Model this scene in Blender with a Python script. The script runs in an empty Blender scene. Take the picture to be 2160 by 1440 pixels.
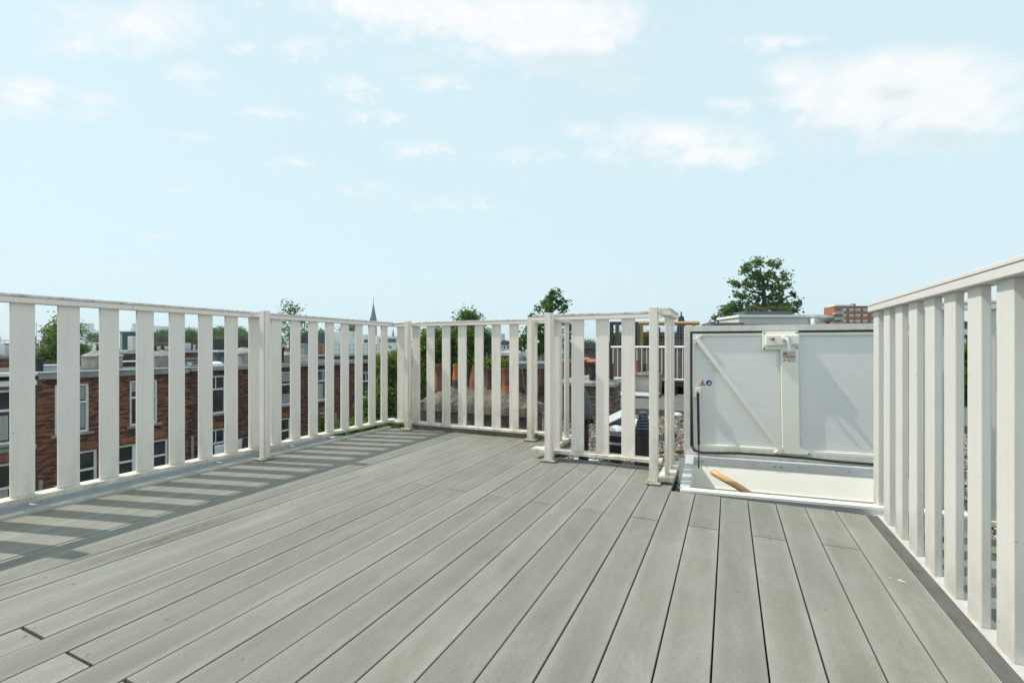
import bpy, math, random
import numpy as np
from mathutils import Vector, Matrix
random.seed(7)
rng = np.random.default_rng(11)
R = math.radians
scene = bpy.context.scene
col = scene.collection
# ------------------------------------------------------------------ camera
F, HZ, CH = 990.0, 734.0, 0.9            # focal length in photo pixels, horizon row, eye height over the deck
YAW = math.atan(458 / 990)
SN, CS = math.sin(YAW), math.cos(YAW)
cam = bpy.data.cameras.new('camera')
cam.sensor_width = 36
cam.lens = 36 * F / 2160
cam.shift_y = (HZ - 720) / 2160
cam.clip_start, cam.clip_end = 0.05, 9000
camo = bpy.data.objects.new('camera', cam)
camo.location = (0, 0, CH)
camo.rotation_euler = (R(90), 0, YAW)
col.objects.link(camo)
scene.camera = camo
scene.render.resolution_x, scene.render.resolution_y = 1024, 682
# ------------------------------------------------------------------ light
SUN_EL = R(54)
SUN_H = Vector((-0.97, -0.25)).normalized()      # horizontal direction towards the sun
sd = bpy.data.lights.new('sun', 'SUN')
sd.energy, sd.angle, sd.color = 3.3, R(0.55), (1.0, 0.95, 0.87)
so = bpy.data.objects.new('sun', sd)
to_sun = Vector((SUN_H.x * math.cos(SUN_EL), SUN_H.y * math.cos(SUN_EL), math.sin(SUN_EL)))
so.rotation_euler = to_sun.to_track_quat('Z', 'Y').to_euler()
so.location = to_sun * 30
col.objects.link(so)
scene.view_settings.view_transform = 'Standard'
scene.view_settings.look = 'None'
scene.view_settings.exposure = 0.25
scene.view_settings.gamma = 1.0
scene.view_settings.use_curve_mapping = False

def azel(px, py):
    v = Vector(((px - 1080) / F, 1, (HZ - py) / F)).normalized()
    x = v.x * CS - v.y * SN
    y = v.x * SN + v.y * CS
    return math.atan2(x, y), math.asin(v.z)

def make_world():
    w = bpy.data.worlds.new('World')
    scene.world = w
    w.use_nodes = True
    nt = w.node_tree
    N, L = nt.nodes, nt.links
    N.clear()
    out = N.new('ShaderNodeOutputWorld')
    bg = N.new('ShaderNodeBackground')
    sky = N.new('ShaderNodeTexSky')
    sky.sky_type = 'NISHITA'
    sky.sun_disc = False
    sky.sun_elevation = SUN_EL
    sky.sun_rotation = math.atan2(to_sun.x, to_sun.y)
    sky.air_density, sky.dust_density, sky.ozone_density = 1.0, 1.2, 1.0
    bg.inputs['Strength'].default_value = 0.132
    tc = N.new('ShaderNodeTexCoord')
    sep = N.new('ShaderNodeSeparateXYZ')
    L.new(tc.outputs['Generated'], sep.inputs[0])

    def M(op, a, b=None, c=None):
        n = N.new('ShaderNodeMath')
        n.operation = op
        for i, v in enumerate((a, b, c)):
            if v is None:
                continue
            if isinstance(v, (int, float)):
                n.inputs[i].default_value = v
            else:
                L.new(v, n.inputs[i])
        return n.outputs[0]
    az = M('ARCTAN2', sep.outputs[0], sep.outputs[1])
    el = M('ARCSINE', sep.outputs[2])
    comb = N.new('ShaderNodeCombineXYZ')
    L.new(az, comb.inputs[0]); L.new(el, comb.inputs[1])

    def noise(scale, detail, rough, sx, sy, off=0.0, dist=0.0):
        mp = N.new('ShaderNodeMapping')
        mp.inputs['Scale'].default_value = (sx, sy, 1)
        mp.inputs['Location'].default_value = (off, off * .37, off)
        L.new(comb.outputs[0], mp.inputs[0])
        n = N.new('ShaderNodeTexNoise')
        n.inputs['Scale'].default_value = scale
        n.inputs['Detail'].default_value = detail
        n.inputs['Roughness'].default_value = rough
        n.inputs['Distortion'].default_value = dist
        L.new(mp.outputs[0], n.inputs['Vector'])
        return n.outputs[0]
    n1 = noise(9, 6, .58, 1, 1.35, 3.1)
    n2 = noise(34, 5, .6, .85, 1.5, 9.7, .3)
    n3 = noise(2.2, 4, .5, 1, 2.4, 5.3)
    warpx = M('MULTIPLY', M('SUBTRACT', n1, .5), .06)
    warpy = M('MULTIPLY', M('SUBTRACT', n2, .5), .03)
    cw = N.new('ShaderNodeCombineXYZ')
    L.new(M('ADD', az, warpx), cw.inputs[0])
    L.new(M('ADD', el, warpy), cw.inputs[1])

    def blobs(lst, soft=1.0):
        acc = None
        for (a, e, ux, uy, vx, vy, amp) in lst:
            s = N.new('ShaderNodeVectorMath'); s.operation = 'SUBTRACT'
            L.new(cw.outputs[0], s.inputs[0]); s.inputs[1].default_value = (a, e, 0)
            det = ux * vy - uy * vx
            d1_ = N.new('ShaderNodeVectorMath'); d1_.operation = 'DOT_PRODUCT'
            L.new(s.outputs[0], d1_.inputs[0]); d1_.inputs[1].default_value = (vy / det, -vx / det, 0)
            d2_ = N.new('ShaderNodeVectorMath'); d2_.operation = 'DOT_PRODUCT'
            L.new(s.outputs[0], d2_.inputs[0]); d2_.inputs[1].default_value = (-uy / det, ux / det, 0)
            X_, Y_ = d1_.outputs['Value'], d2_.outputs['Value']
            yy = M('MAXIMUM', M('MULTIPLY', Y_, 1.25), M('MULTIPLY', Y_, -.9))   # crisp tops, softer bases
            cm = N.new('ShaderNodeCombineXYZ'); L.new(X_, cm.inputs[0]); L.new(yy, cm.inputs[1])
            ln = N.new('ShaderNodeVectorMath'); ln.operation = 'LENGTH'
            L.new(cm.outputs[0], ln.inputs[0])
            v = M('MULTIPLY_ADD', ln.outputs['Value'], -amp, amp)
            acc = v if acc is None else M('MAXIMUM', acc, v)
        return acc
    pix = [  # cumulus seen in the picture: centre, half width, half height (photo pixels), density
        (290, 45, 190, 75, 1.15), (150, 95, 110, 35, .8), (75, 190, 85, 55, .95), (185, 212, 75, 42, .85),
        (900, 10, 330, 80, 1.5), (1130, 50, 280, 100, 2.0), (1880, 190, 310, 125, 2.1), (1760, 180, 190, 85, 1.6), (2030, 225, 150, 70, 1.5),
        (1400, 290, 210, 62, 1.2), (1500, 322, 140, 35, 1.1)]
    thin = [(920, 172, 130, 28, .85), (745, 185, 70, 45, .8), (800, 245, 90, 18, .8), (885, 312, 110, 24, .75), (550, 238, 95, 24, .8),
            (410, 155, 85, 40, .65), (605, 340, 70, 20, .7), (1640, 88, 150, 26, .95), (388, 402, 70, 12, .7), (960, 425, 140, 24, .55),
            (340, 495, 60, 11, .5), (1100, 322, 100, 24, .6), (1540, 220, 80, 28, .7), (660, 95, 110, 40, .6), (530, 100, 60, 16, .6),
            (405, 290, 70, 20, .6), (760, 395, 120, 24, .5), (665, 588, 60, 9, .45)]
    def conv(l):
        o = []
        for (px, py, rw, rh, amp) in l:
            a, e = azel(px, py)
            a0, e0 = azel(px - rw, py); a1, e1 = azel(px + rw, py)
            b0, f0 = azel(px, py + rh); b1, f1 = azel(px, py - rh)
            o.append((a, e, (a1 - a0) / 2, (e1 - e0) / 2, (b1 - b0) / 2, (f1 - f0) / 2, amp))
        return o
    rr = random.Random(5)
    more = []
    for k in range(8):                       # the same kind of cloud goes on round the sky
        a = azel(1080, 700)[0] + math.pi * 0.4 + k * (math.pi * 1.25 / 7)
        a = (a + math.pi) % (2 * math.pi) - math.pi
        more.append((a, rr.uniform(.25, .8), rr.uniform(.12, .26), 0., 0., rr.uniform(.05, .10), rr.uniform(1.0, 1.5)))
    b1 = blobs(conv(pix) + more)
    b2 = blobs(conv(thin))
    d1 = M('ADD', b1, M('MULTIPLY', M('SUBTRACT', n2, .5), 1.1))
    d1 = M('ADD', d1, M('MULTIPLY', M('SUBTRACT', n1, .5), 1.9))
    sm = N.new('ShaderNodeMapRange'); sm.interpolation_type = 'SMOOTHSTEP'
    L.new(d1, sm.inputs[0]); sm.inputs[1].default_value = -.15; sm.inputs[2].default_value = 1.15; sm.inputs[4].default_value = .92
    d2 = M('ADD', b2, M('MULTIPLY', M('SUBTRACT', n2, .50), 2.2))
    s2 = N.new('ShaderNodeMapRange'); s2.interpolation_type = 'SMOOTHSTEP'
    L.new(d2, s2.inputs[0]); s2.inputs[1].default_value = .0; s2.inputs[2].default_value = 1.05
    s2.inputs[4].default_value = .72
    dens = M('MAXIMUM', sm.outputs[0], s2.outputs[0])
    # thin even veil of high cloud, plus the milky air near the horizon
    veil = M('MULTIPLY_ADD', n3, .08, .84)
    hz = M('POWER', M('SUBTRACT', 1.0, M('MINIMUM', M('ABSOLUTE', sep.outputs[2]), 1.0)), 4.0)
    veil = M('MINIMUM', M('MULTIPLY_ADD', hz, .10, veil), .95)
    mixv = N.new('ShaderNodeMix'); mixv.data_type = 'RGBA'
    L.new(veil, mixv.inputs['Factor'])
    L.new(sky.outputs[0], mixv.inputs['A'])
    mixv.inputs['B'].default_value = (4.70, 5.90, 6.22, 1)
    # cloud body: bright with softly greyer bases (dense lower parts)
    shade = N.new('ShaderNodeMapRange')
    L.new(M('ADD', M('MULTIPLY', n1, .6), M('MULTIPLY', n2, .4)), shade.inputs[0])
    shade.inputs[1].default_value = .36; shade.inputs[2].default_value = .56
    cc = N.new('ShaderNodeMix'); cc.data_type = 'RGBA'
    L.new(shade.outputs[0], cc.inputs['Factor'])
    cc.inputs['A'].default_value = (5.7, 6.1, 6.25, 1)
    cc.inputs['B'].default_value = (6.42, 6.38, 6.42, 1)
    gb = N.new('ShaderNodeMapRange'); gb.interpolation_type = 'SMOOTHSTEP'
    L.new(M('ADD', blobs(conv([(1190, 128, 190, 42, 1), (1290, 172, 90, 30, 1), (1990, 292, 190, 42, 1), (1730, 285, 110, 40, .9), (1880, 195, 80, 30, .7), (860, 130, 120, 30, .7)])), M('MULTIPLY', M('SUBTRACT', n2, .5), .8)), gb.inputs[0])
    gb.inputs[1].default_value = 0.; gb.inputs[2].default_value = 1.0; gb.inputs[4].default_value = .75
    cg = N.new('ShaderNodeMix'); cg.data_type = 'RGBA'
    L.new(gb.outputs[0], cg.inputs['Factor']); L.new(cc.outputs['Result'], cg.inputs['A']); cg.inputs['B'].default_value = (4.35, 5.1, 5.4, 1)
    dens = M('MAXIMUM', dens, M('MULTIPLY', gb.outputs[0], .75))
    mixc = N.new('ShaderNodeMix'); mixc.data_type = 'RGBA'
    L.new(dens, mixc.inputs['Factor'])
    L.new(mixv.outputs['Result'], mixc.inputs['A'])
    L.new(cg.outputs['Result'], mixc.inputs['B'])
    L.new(mixc.outputs['Result'], bg.inputs['Color'])
    L.new(bg.outputs[0], out.inputs['Surface'])
    w.cycles.sampling_method = 'MANUAL'
    w.cycles.sample_map_resolution = 512
make_world()

# ------------------------------------------------------------------ helpers
def at(px, py, d):
    """point seen at a photo pixel, d metres in front of the camera"""
    r = (px - 1080) / F
    return Vector((d * (-SN + r * CS), d * (CS + r * SN), CH + (HZ - py) / F * d))

class MB:
    def __init__(s):
        s.v, s.f = [], []
    def add(s, vs, fs):
        o = len(s.v)
        s.v += [tuple(p) for p in vs]
        s.f += [tuple(i + o for i in f) for f in fs]
        return s
    def box(s, x0, x1, y0, y1, z0, z1, M=None):
        vs = [Vector((x, y, z)) for z in (z0, z1) for y in (y0, y1) for x in (x0, x1)]
        if M is not None:
            vs = [M @ v for v in vs]
        return s.add(vs, [(0, 2, 3, 1), (4, 5, 7, 6), (0, 1, 5, 4), (2, 6, 7, 3), (0, 4, 6, 2), (1, 3, 7, 5)])
    def tube(s, pts, rad, n=10, cap=True):
        pts = [Vector(p) for p in pts]
        if isinstance(rad, (int, float)):
            rad = [rad] * len(pts)
        rings = []
        up = None
        for i, p in enumerate(pts):
            t = (pts[min(i + 1, len(pts) - 1)] - pts[max(i - 1, 0)]).normalized()
            if up is None:
                up = Vector((0, 0, 1)) if abs(t.z) < .9 else Vector((1, 0, 0))
            a = t.cross(up).normalized()
            up = a.cross(t).normalized()
            rings.append([p + (a * math.cos(2 * math.pi * k / n) + up * math.sin(2 * math.pi * k / n)) * rad[i] for k in range(n)])
        vs = [v for r in rings for v in r]
        fs = []
        for i in range(len(pts) - 1):
            for k in range(n):
                a, b = i * n + k, i * n + (k + 1) % n
                fs.append((a, a + n, b + n, b))
        if cap:
            fs.append(tuple(range(n)))
            fs.append(tuple((len(pts) - 1) * n + k for k in reversed(range(n))))
        return s.add(vs, fs)
    def lathe(s, prof, c, n=20, M=None):
        c = Vector(c)
        vs, fs = [], []
        for (r, z) in prof:
            for k in range(n):
                a = 2 * math.pi * k / n
                v = Vector((max(r, 1e-4) * math.cos(a), max(r, 1e-4) * math.sin(a), z))
                vs.append(c + (M @ v if M is not None else v))
        for i in range(len(prof) - 1):
            for k in range(n):
                a, b = i * n + k, i * n + (k + 1) % n
                fs.append((a, b, b + n, a + n))
        fs.append(tuple(reversed(range(n))))
        fs.append(tuple((len(prof) - 1) * n + k for k in range(n)))
        return s.add(vs, fs)
    def prism(s, poly, axis, a0, a1, M=None):
        """polygon in the two other axes, extruded along axis ('x','y','z')"""
        def mk(p, a):
            v = {'x': (a, p[0], p[1]), 'y': (p[0], a, p[1]), 'z': (p[0], p[1], a)}[axis]
            v = Vector(v)
            return M @ v if M is not None else v
        n = len(poly)
        vs = [mk(p, a0) for p in poly] + [mk(p, a1) for p in poly]
        fs = [tuple(range(n)), tuple(reversed(range(n, 2 * n)))] + [(i, i + n, (i + 1) % n + n, (i + 1) % n) for i in range(n)]
        return s.add(vs, fs)
    def mesh(s, name, mat, bevel=0.0, smooth=False, segs=1):
        import bmesh
        vs = np.array(s.v, dtype=float)
        c = (vs.min(0) + vs.max(0)) / 2
        me = bpy.data.meshes.new(name)
        me.from_pydata([tuple(v) for v in (vs - c)], [], s.f)
        bm = bmesh.new(); bm.from_mesh(me)
        bmesh.ops.recalc_face_normals(bm, faces=bm.faces)
        if bevel > 0:
            es = [e for e in bm.edges if len(e.link_faces) == 2 and e.calc_face_angle(0) > .6]
            bmesh.ops.bevel(bm, geom=es, offset=bevel, segments=segs, affect='EDGES', profile=.5, clamp_overlap=True)
        if smooth:
            for f in bm.faces:
                f.smooth = True
        bm.to_mesh(me); bm.free()
        me.materials.append(mat)
        if smooth:
            try:
                me.set_sharp_from_angle(angle=R(40))
            except Exception:
                pass
        return me, Vector(c)
    def build(s, name, mat, parent=None, bevel=0.0, smooth=False, segs=1):
        me, c = s.mesh(name, mat, bevel, smooth, segs)
        return link(name, me, c, parent)

def link(name, me, loc, parent=None, rot=None):
    """coordinates are in the frame of the top-level thing"""
    o = bpy.data.objects.new(name, me)
    col.objects.link(o)
    loc = Vector(loc)
    if parent is not None:
        o.parent = parent
        if parent.parent is not None:     # sub-part: parent mesh object sits at its own centre
            loc = loc - parent.location
            if parent.parent.name in WORLD:
                loc = loc - parent.parent.location
        elif parent.type == 'MESH' or parent.name in WORLD:
            loc = loc - parent.location
    o.location = loc
    if rot is not None:
        o.rotation_euler = rot
    return o

def tag(o, label=None, cat=None, group=None, kind=None):
    if label: o['label'] = label
    if cat: o['category'] = cat
    if group: o['group'] = group
    if kind: o['kind'] = kind
    return o

WORLD = set()      # things whose parts are given in world coordinates

def thing(name, label, cat, loc=(0, 0, 0), rotz=None, group=None):
    o = bpy.data.objects.new(name, None)
    col.objects.link(o)
    o.empty_display_size = .2
    o.location = loc
    if rotz is None:
        WORLD.add(o.name)
    else:
        o.rotation_euler = (0, 0, rotz)
    return tag(o, label, cat, group)

def bx(*a):
    return MB().box(*a)

# ------------------------------------------------------------------ materials
def nodes(name):
    m = bpy.data.materials.new(name)
    m.use_nodes = True
    nt = m.node_tree
    b = nt.nodes['Principled BSDF']
    return m, nt, nt.nodes, nt.links, b

def ramp(N, stops):
    r = N.new('ShaderNodeValToRGB')
    el = r.color_ramp.elements
    while len(el) < len(stops):
        el.new(.5)
    for e, (p, c) in zip(el, stops):
        e.position = p
        e.color = (*c, 1) if len(c) == 3 else c
    return r

def mixc(N, L, fac, a, b, mode='MIX'):
    n = N.new('ShaderNodeMix'); n.data_type = 'RGBA'; n.blend_type = mode
    for k, v in (('Factor', fac), ('A', a), ('B', b)):
        if isinstance(v, (int, float)):
            n.inputs[k].default_value = v
        elif isinstance(v, tuple):
            n.inputs[k].default_value = (*v, 1)
        else:
            L.new(v, n.inputs[k])
    return n.outputs['Result']

def pos(N):
    return N.new('ShaderNodeNewGeometry').outputs['Position']

def noise(N, L, vec, scale, detail=4, rough=.55, sc=(1, 1, 1), dist=0):
    mp = N.new('ShaderNodeMapping'); mp.inputs['Scale'].default_value = sc
    L.new(vec, mp.inputs[0])
    n = N.new('ShaderNodeTexNoise')
    n.inputs['Scale'].default_value = scale
    n.inputs['Detail'].default_value = detail
    n.inputs['Roughness'].default_value = rough
    n.inputs['Distortion'].default_value = dist
    L.new(mp.outputs[0], n.inputs['Vector'])
    return n.outputs[0]

def mrange(N, L, v, a, b, c=0., d=1., clamp=True):
    n = N.new('ShaderNodeMapRange')
    L.new(v, n.inputs[0])
    for i, x in enumerate((a, b, c, d)):
        n.inputs[i + 1].default_value = x
    n.clamp = clamp
    return n.outputs[0]

def bump(N, L, b, h, strength=.3, dist=.01):
    n = N.new('ShaderNodeBump')
    n.inputs['Strength'].default_value = strength
    n.inputs['Distance'].default_value = dist
    L.new(h, n.inputs['Height'])
    L.new(n.outputs[0], b.inputs['Normal'])

def island(N, L, lo=.85, hi=1.12):
    g = N.new('ShaderNodeNewGeometry')
    return mrange(N, L, g.outputs['Random Per Island'], 0, 1, lo, hi)

def scalecol(N, L, colr, fac):
    n = N.new('ShaderNodeVectorMath'); n.operation = 'SCALE'
    if isinstance(colr, tuple):
        n.inputs[0].default_value = colr
    else:
        L.new(colr, n.inputs[0])
    L.new(fac, n.inputs['Scale'])
    return n.outputs[0]

def plain(name, colr, rough=.6, metal=0., var=.12, nscale=6., spec=.5, bmp=0.0, nsc=(1, 1, 1), fine=40.):
    m, nt, N, L, b = nodes(name)
    n = noise(N, L, pos(N), nscale, 6, .6, nsc)
    n2 = noise(N, L, pos(N), fine, 3, .6, nsc)
    k = N.new('ShaderNodeMath'); k.operation = 'ADD'
    L.new(mrange(N, L, n, .3, .7, 1 - var, 1 + var), k.inputs[0])
    L.new(mrange(N, L, n2, .3, .7, -var * .4, var * .4), k.inputs[1])
    L.new(scalecol(N, L, colr, k.outputs[0]), b.inputs['Base Color'])
    b.inputs['Roughness'].default_value = rough
    b.inputs['Metallic'].default_value = metal
    b.inputs['Specular IOR Level'].default_value = spec
    if bmp:
        bump(N, L, b, n2, bmp, .01)
    return m

def white_paint(name, base=(.875, .805, .745), dirt=.5, lowdirt=True, top_dirt=0.):
    """powder-coated profile with grime specks, streaks and algae"""
    m, nt, N, L, b = nodes(name)
    p = pos(N)
    oi = N.new('ShaderNodeObjectInfo')
    add = N.new('ShaderNodeVectorMath'); add.operation = 'ADD'
    L.new(p, add.inputs[0])
    sc = N.new('ShaderNodeVectorMath'); sc.operation = 'SCALE'; sc.inputs[0].default_value = (31, 17, 23)
    L.new(oi.outputs['Random'], sc.inputs['Scale']); L.new(sc.outputs[0], add.inputs[1])
    q = add.outputs[0]
    c = mixc(N, L, mrange(N, L, noise(N, L, q, 3, 5, .6), .3, .75), base, tuple(x * .93 for x in base))
    streak = noise(N, L, q, 9, 5, .65, (4, 4, .35))
    c = mixc(N, L, mrange(N, L, streak, .50, .80, 0, .45 * dirt), c, (.40, .39, .33))
    fine = noise(N, L, q, 170, 2, .5)
    c = mixc(N, L, mrange(N, L, fine, .50, .74, 0, .42 * dirt), c, (.36, .35, .31))
    sp = N.new('ShaderNodeTexVoronoi'); sp.inputs['Scale'].default_value = 26
    L.new(q, sp.inputs['Vector'])
    big = noise(N, L, q, 7, 2)
    sps = N.new('ShaderNodeMath'); sps.operation = 'MULTIPLY'
    L.new(mrange(N, L, sp.outputs['Distance'], .10, .05), sps.inputs[0])
    L.new(mrange(N, L, big, .52, .6), sps.inputs[1])
    c = mixc(N, L, sps.outputs[0], c, (.22, .20, .16))
    if lowdirt:
        sz = N.new('ShaderNodeSeparateXYZ'); L.new(p, sz.inputs[0])
        g = mrange(N, L, sz.outputs[2], .34, -.02)
        k = N.new('ShaderNodeMath'); k.operation = 'MULTIPLY'
        L.new(g, k.inputs[0]); L.new(mrange(N, L, noise(N, L, q, 14, 6, .7, (1, 1, .5)), .36, .66), k.inputs[1])
        c = mixc(N, L, mrange(N, L, k.outputs[0], 0, 1, 0, min(.95, .9 * dirt)), c, (.26, .25, .17))
    if top_dirt:
        sz = N.new('ShaderNodeNewGeometry')
        s3 = N.new('ShaderNodeSeparateXYZ'); L.new(sz.outputs['Normal'], s3.inputs[0])
        k = N.new('ShaderNodeMath'); k.operation = 'MULTIPLY'
        L.new(mrange(N, L, s3.outputs[2], .1, .9, top_dirt, 1), k.inputs[0]); L.new(mrange(N, L, noise(N, L, q, 20, 7, .75), .46, .62), k.inputs[1])
        c = mixc(N, L, mrange(N, L, k.outputs[0], 0, 1, 0, .8), c, (.20, .18, .13))
    L.new(c, b.inputs['Base Color'])
    b.inputs['Roughness'].default_value = .48
    bump(N, L, b, noise(N, L, q, 240, 2, .5), .12, .002)
    return m

def deck_mat():
    m, nt, N, L, b = nodes('composite_decking')
    p = pos(N)
    oi = N.new('ShaderNodeObjectInfo')
    add = N.new('ShaderNodeVectorMath'); add.operation = 'ADD'
    sc = N.new('ShaderNodeVectorMath'); sc.operation = 'SCALE'; sc.inputs[0].default_value = (0, 37, 0)
    L.new(oi.outputs['Random'], sc.inputs['Scale']); L.new(p, add.inputs[0]); L.new(sc.outputs[0], add.inputs[1])
    q = add.outputs[0]
    c = mixc(N, L, mrange(N, L, noise(N, L, p, 1.3, 5, .6), .3, .7), (.305, .293, .240), (.250, .252, .228))
    c = mixc(N, L, mrange(N, L, noise(N, L, q, 3.2, 6, .65, (2.5, .6, 1)), .36, .70, 0, .75), c, (.185, .176, .142))
    c = mixc(N, L, mrange(N, L, noise(N, L, p, 4.5, 6, .65, (1.6, .6, 1), .6), .52, .72, 0, .65), c, (.335, .338, .31))
    grain = noise(N, L, q, 60, 5, .7, (6, .35, 1))
    c = mixc(N, L, mrange(N, L, grain, .35, .7, 0, .5), c, (.16, .155, .13))
    c = mixc(N, L, mrange(N, L, noise(N, L, p, 190, 3, .7), .42, .72, 0, .55), c, (.12, .118, .10))
    # board edges scuffed paler
    s0 = N.new('ShaderNodeSeparateXYZ'); L.new(p, s0.inputs[0])
    w0 = N.new('ShaderNodeMath'); w0.operation = 'MULTIPLY_ADD'; L.new(s0.outputs[0], w0.inputs[0]); w0.inputs[1].default_value = 1 / .145; w0.inputs[2].default_value = 100 + .045 / .145
    w1 = N.new('ShaderNodeMath'); w1.operation = 'PINGPONG'; L.new(w0.outputs[0], w1.inputs[0]); w1.inputs[1].default_value = .5
    ed = N.new('ShaderNodeMath'); ed.operation = 'MULTIPLY'; L.new(mrange(N, L, w1.outputs[0], .24, .03), ed.inputs[0]); L.new(mrange(N, L, noise(N, L, q, 5, 4, .6, (1, .5, 1)), .3, .65, .2, 1), ed.inputs[1])
    c = mixc(N, L, mrange(N, L, ed.outputs[0], 0, 1, 0, .42), c, (.36, .35, .315))
    # worn dark scrape mark and moss at the far edge
    sx = N.new('ShaderNodeSeparateXYZ'); L.new(p, sx.inputs[0])
    def near(v, c0, w):
        a = N.new('ShaderNodeMath'); a.operation = 'SUBTRACT'; L.new(v, a.inputs[0]); a.inputs[1].default_value = c0
        e = N.new('ShaderNodeMath'); e.operation = 'ABSOLUTE'; L.new(a.outputs[0], e.inputs[0])
        return mrange(N, L, e.outputs[0], w, w * .3)
    def mul(a, c2):
        k = N.new('ShaderNodeMath'); k.operation = 'MULTIPLY'; L.new(a, k.inputs[0]); L.new(c2, k.inputs[1]); return k.outputs[0]
    scr = mul(mul(near(sx.outputs[0], -2.42, .075), near(sx.outputs[1], 1.38, .45)), mrange(N, L, noise(N, L, p, 22, 6, .75, (4, .5, 1)), .33, .52))
    c = mixc(N, L, mrange(N, L, scr, 0, 1, 0, .9), c, (.10, .088, .072))
    scr2 = mul(mul(near(sx.outputs[0], -2.40, .10), near(sx.outputs[1], 1.15, .6)), mrange(N, L, noise(N, L, p, 30, 6, .75, (5, .4, 1)), .5, .7))
    c = mixc(N, L, mrange(N, L, scr2, 0, 1, 0, .6), c, (.33, .335, .31))
    moss = mul(mrange(N, L, sx.outputs[1], 3.7, 4.3), mrange(N, L, noise(N, L, p, 7, 6, .7), .42, .62))
    c = mixc(N, L, mrange(N, L, moss, 0, 1, 0, .7), c, (.115, .12, .055))
    moss2 = mul(mrange(N, L, sx.outputs[0], -3.0, -3.36), mrange(N, L, noise(N, L, p, 6, 6, .7), .40, .66))
    c = mixc(N, L, mrange(N, L, moss2, 0, 1, 0, .5), c, (.15, .14, .085))
    pale = mul(mul(near(sx.outputs[0], -.85, .5), near(sx.outputs[1], 3.35, .32)), mrange(N, L, noise(N, L, p, 9, 6, .7, (2.2, 1, 1), .8), .44, .6))
    c = mixc(N, L, mrange(N, L, pale, 0, 1, 0, .45), c, (.30, .325, .315))
    L.new(scalecol(N, L, c, mrange(N, L, oi.outputs['Random'], 0, 1, .89, 1.09)), b.inputs['Base Color'])
    L.new(mrange(N, L, noise(N, L, p, 8, 4), .3, .7, .52, .7), b.inputs['Roughness'])
    b.inputs['Specular IOR Level'].default_value = .35
    bump(N, L, b, grain, .3, .004)
    return m

def brick_mat(name, c1, c2, mortar, axis='x', scale=1.0, dark=(.03, .022, .02), darkamt=.55):
    """stretcher-bond masonry; axis = the world axis the wall faces"""
    m, nt, N, L, b = nodes(name)
    s = N.new('ShaderNodeSeparateXYZ'); L.new(pos(N), s.inputs[0])
    cb = N.new('ShaderNodeCombineXYZ')
    if axis == 'x':
        L.new(s.outputs[1], cb.inputs[0])
    elif axis == 'y':
        L.new(s.outputs[0], cb.inputs[0])
    else:
        a = N.new('ShaderNodeMath'); a.operation = 'ADD'
        L.new(s.outputs[0], a.inputs[0]); L.new(s.outputs[1], a.inputs[1]); L.new(a.outputs[0], cb.inputs[0])
    def M(op, a, b_=None):
        n = N.new('ShaderNodeMath'); n.operation = op
        for k, v in enumerate((a, b_)):
            if v is None: continue
            if isinstance(v, (int, float)): n.inputs[k].default_value = v
            else: L.new(v, n.inputs[k])
        return n.outputs[0]
    bw0, bh0, mt0 = .215 * scale, .064 * scale, .010 * scale
    rz = M('DIVIDE', s.outputs[2], bh0)
    row = M('FLOOR', rz)
    ru = M('ADD', M('DIVIDE', cb.inputs[0].links[0].from_socket, bw0), M('MULTIPLY', M('FLOORED_MODULO', row, 2.0), .5))
    cid = N.new('ShaderNodeCombineXYZ')
    L.new(M('FLOOR', ru), cid.inputs[0]); L.new(row, cid.inputs[1])
    wn = N.new('ShaderNodeTexWhiteNoise'); wn.noise_dimensions = '2D'
    L.new(cid.outputs[0], wn.inputs['Vector'])
    edge = M('MINIMUM', M('MULTIPLY', M('FRACT', ru), bw0), M('MULTIPLY', M('FRACT', rz), bh0))
    body = mrange(N, L, edge, mt0 * .55, mt0)
    mid_ = tuple((a + c) / 2 for a, c in zip(c1, c2))
    rp = ramp(N, [(0, dark), (darkamt * .45, tuple((a + c) / 2 for a, c in zip(dark, c2))), (darkamt * .62, c2), (.75, mid_), (1, c1)])
    rp.color_ramp.interpolation = 'LINEAR'
    L.new(wn.outputs['Value'], rp.inputs[0])
    c = mixc(N, L, body, mortar, rp.outputs[0])
    c = mixc(N, L, mrange(N, L, noise(N, L, pos(N), .6, 6, .65), .42, .72, 0, .45), c, tuple(x * .45 for x in c1))
    c = mixc(N, L, mrange(N, L, noise(N, L, pos(N), 2.5, 5, .65, (1, 1, .4)), .56, .8, 0, .25), c, (.30, .27, .24))
    L.new(c, b.inputs['Base Color'])
    b.inputs['Roughness'].default_value = .9
    b.inputs['Specular IOR Level'].default_value = .2
    bump(N, L, b, body, .6, .012)
    return m

def mortar_mat(name, c1=(.30, .26, .20), c2=(.10, .09, .075), nscale=3.0, bm=1.0):
    m, nt, N, L, b = nodes(name)
    p = pos(N)
    n = noise(N, L, p, nscale, 8, .68)
    c = mixc(N, L, mrange(N, L, n, .36, .62), c2, c1)
    c = mixc(N, L, mrange(N, L, noise(N, L, p, 45, 5, .7), .5, .72, 0, .6), c, (.33, .31, .27))
    c = mixc(N, L, mrange(N, L, noise(N, L, p, 7, 5, .6), .58, .75, 0, .5), c, (.12, .12, .075))
    L.new(c, b.inputs['Base Color'])
    b.inputs['Roughness'].default_value = .95
    bump(N, L, b, noise(N, L, p, 34, 7, .75), bm, .035)
    return m

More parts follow.
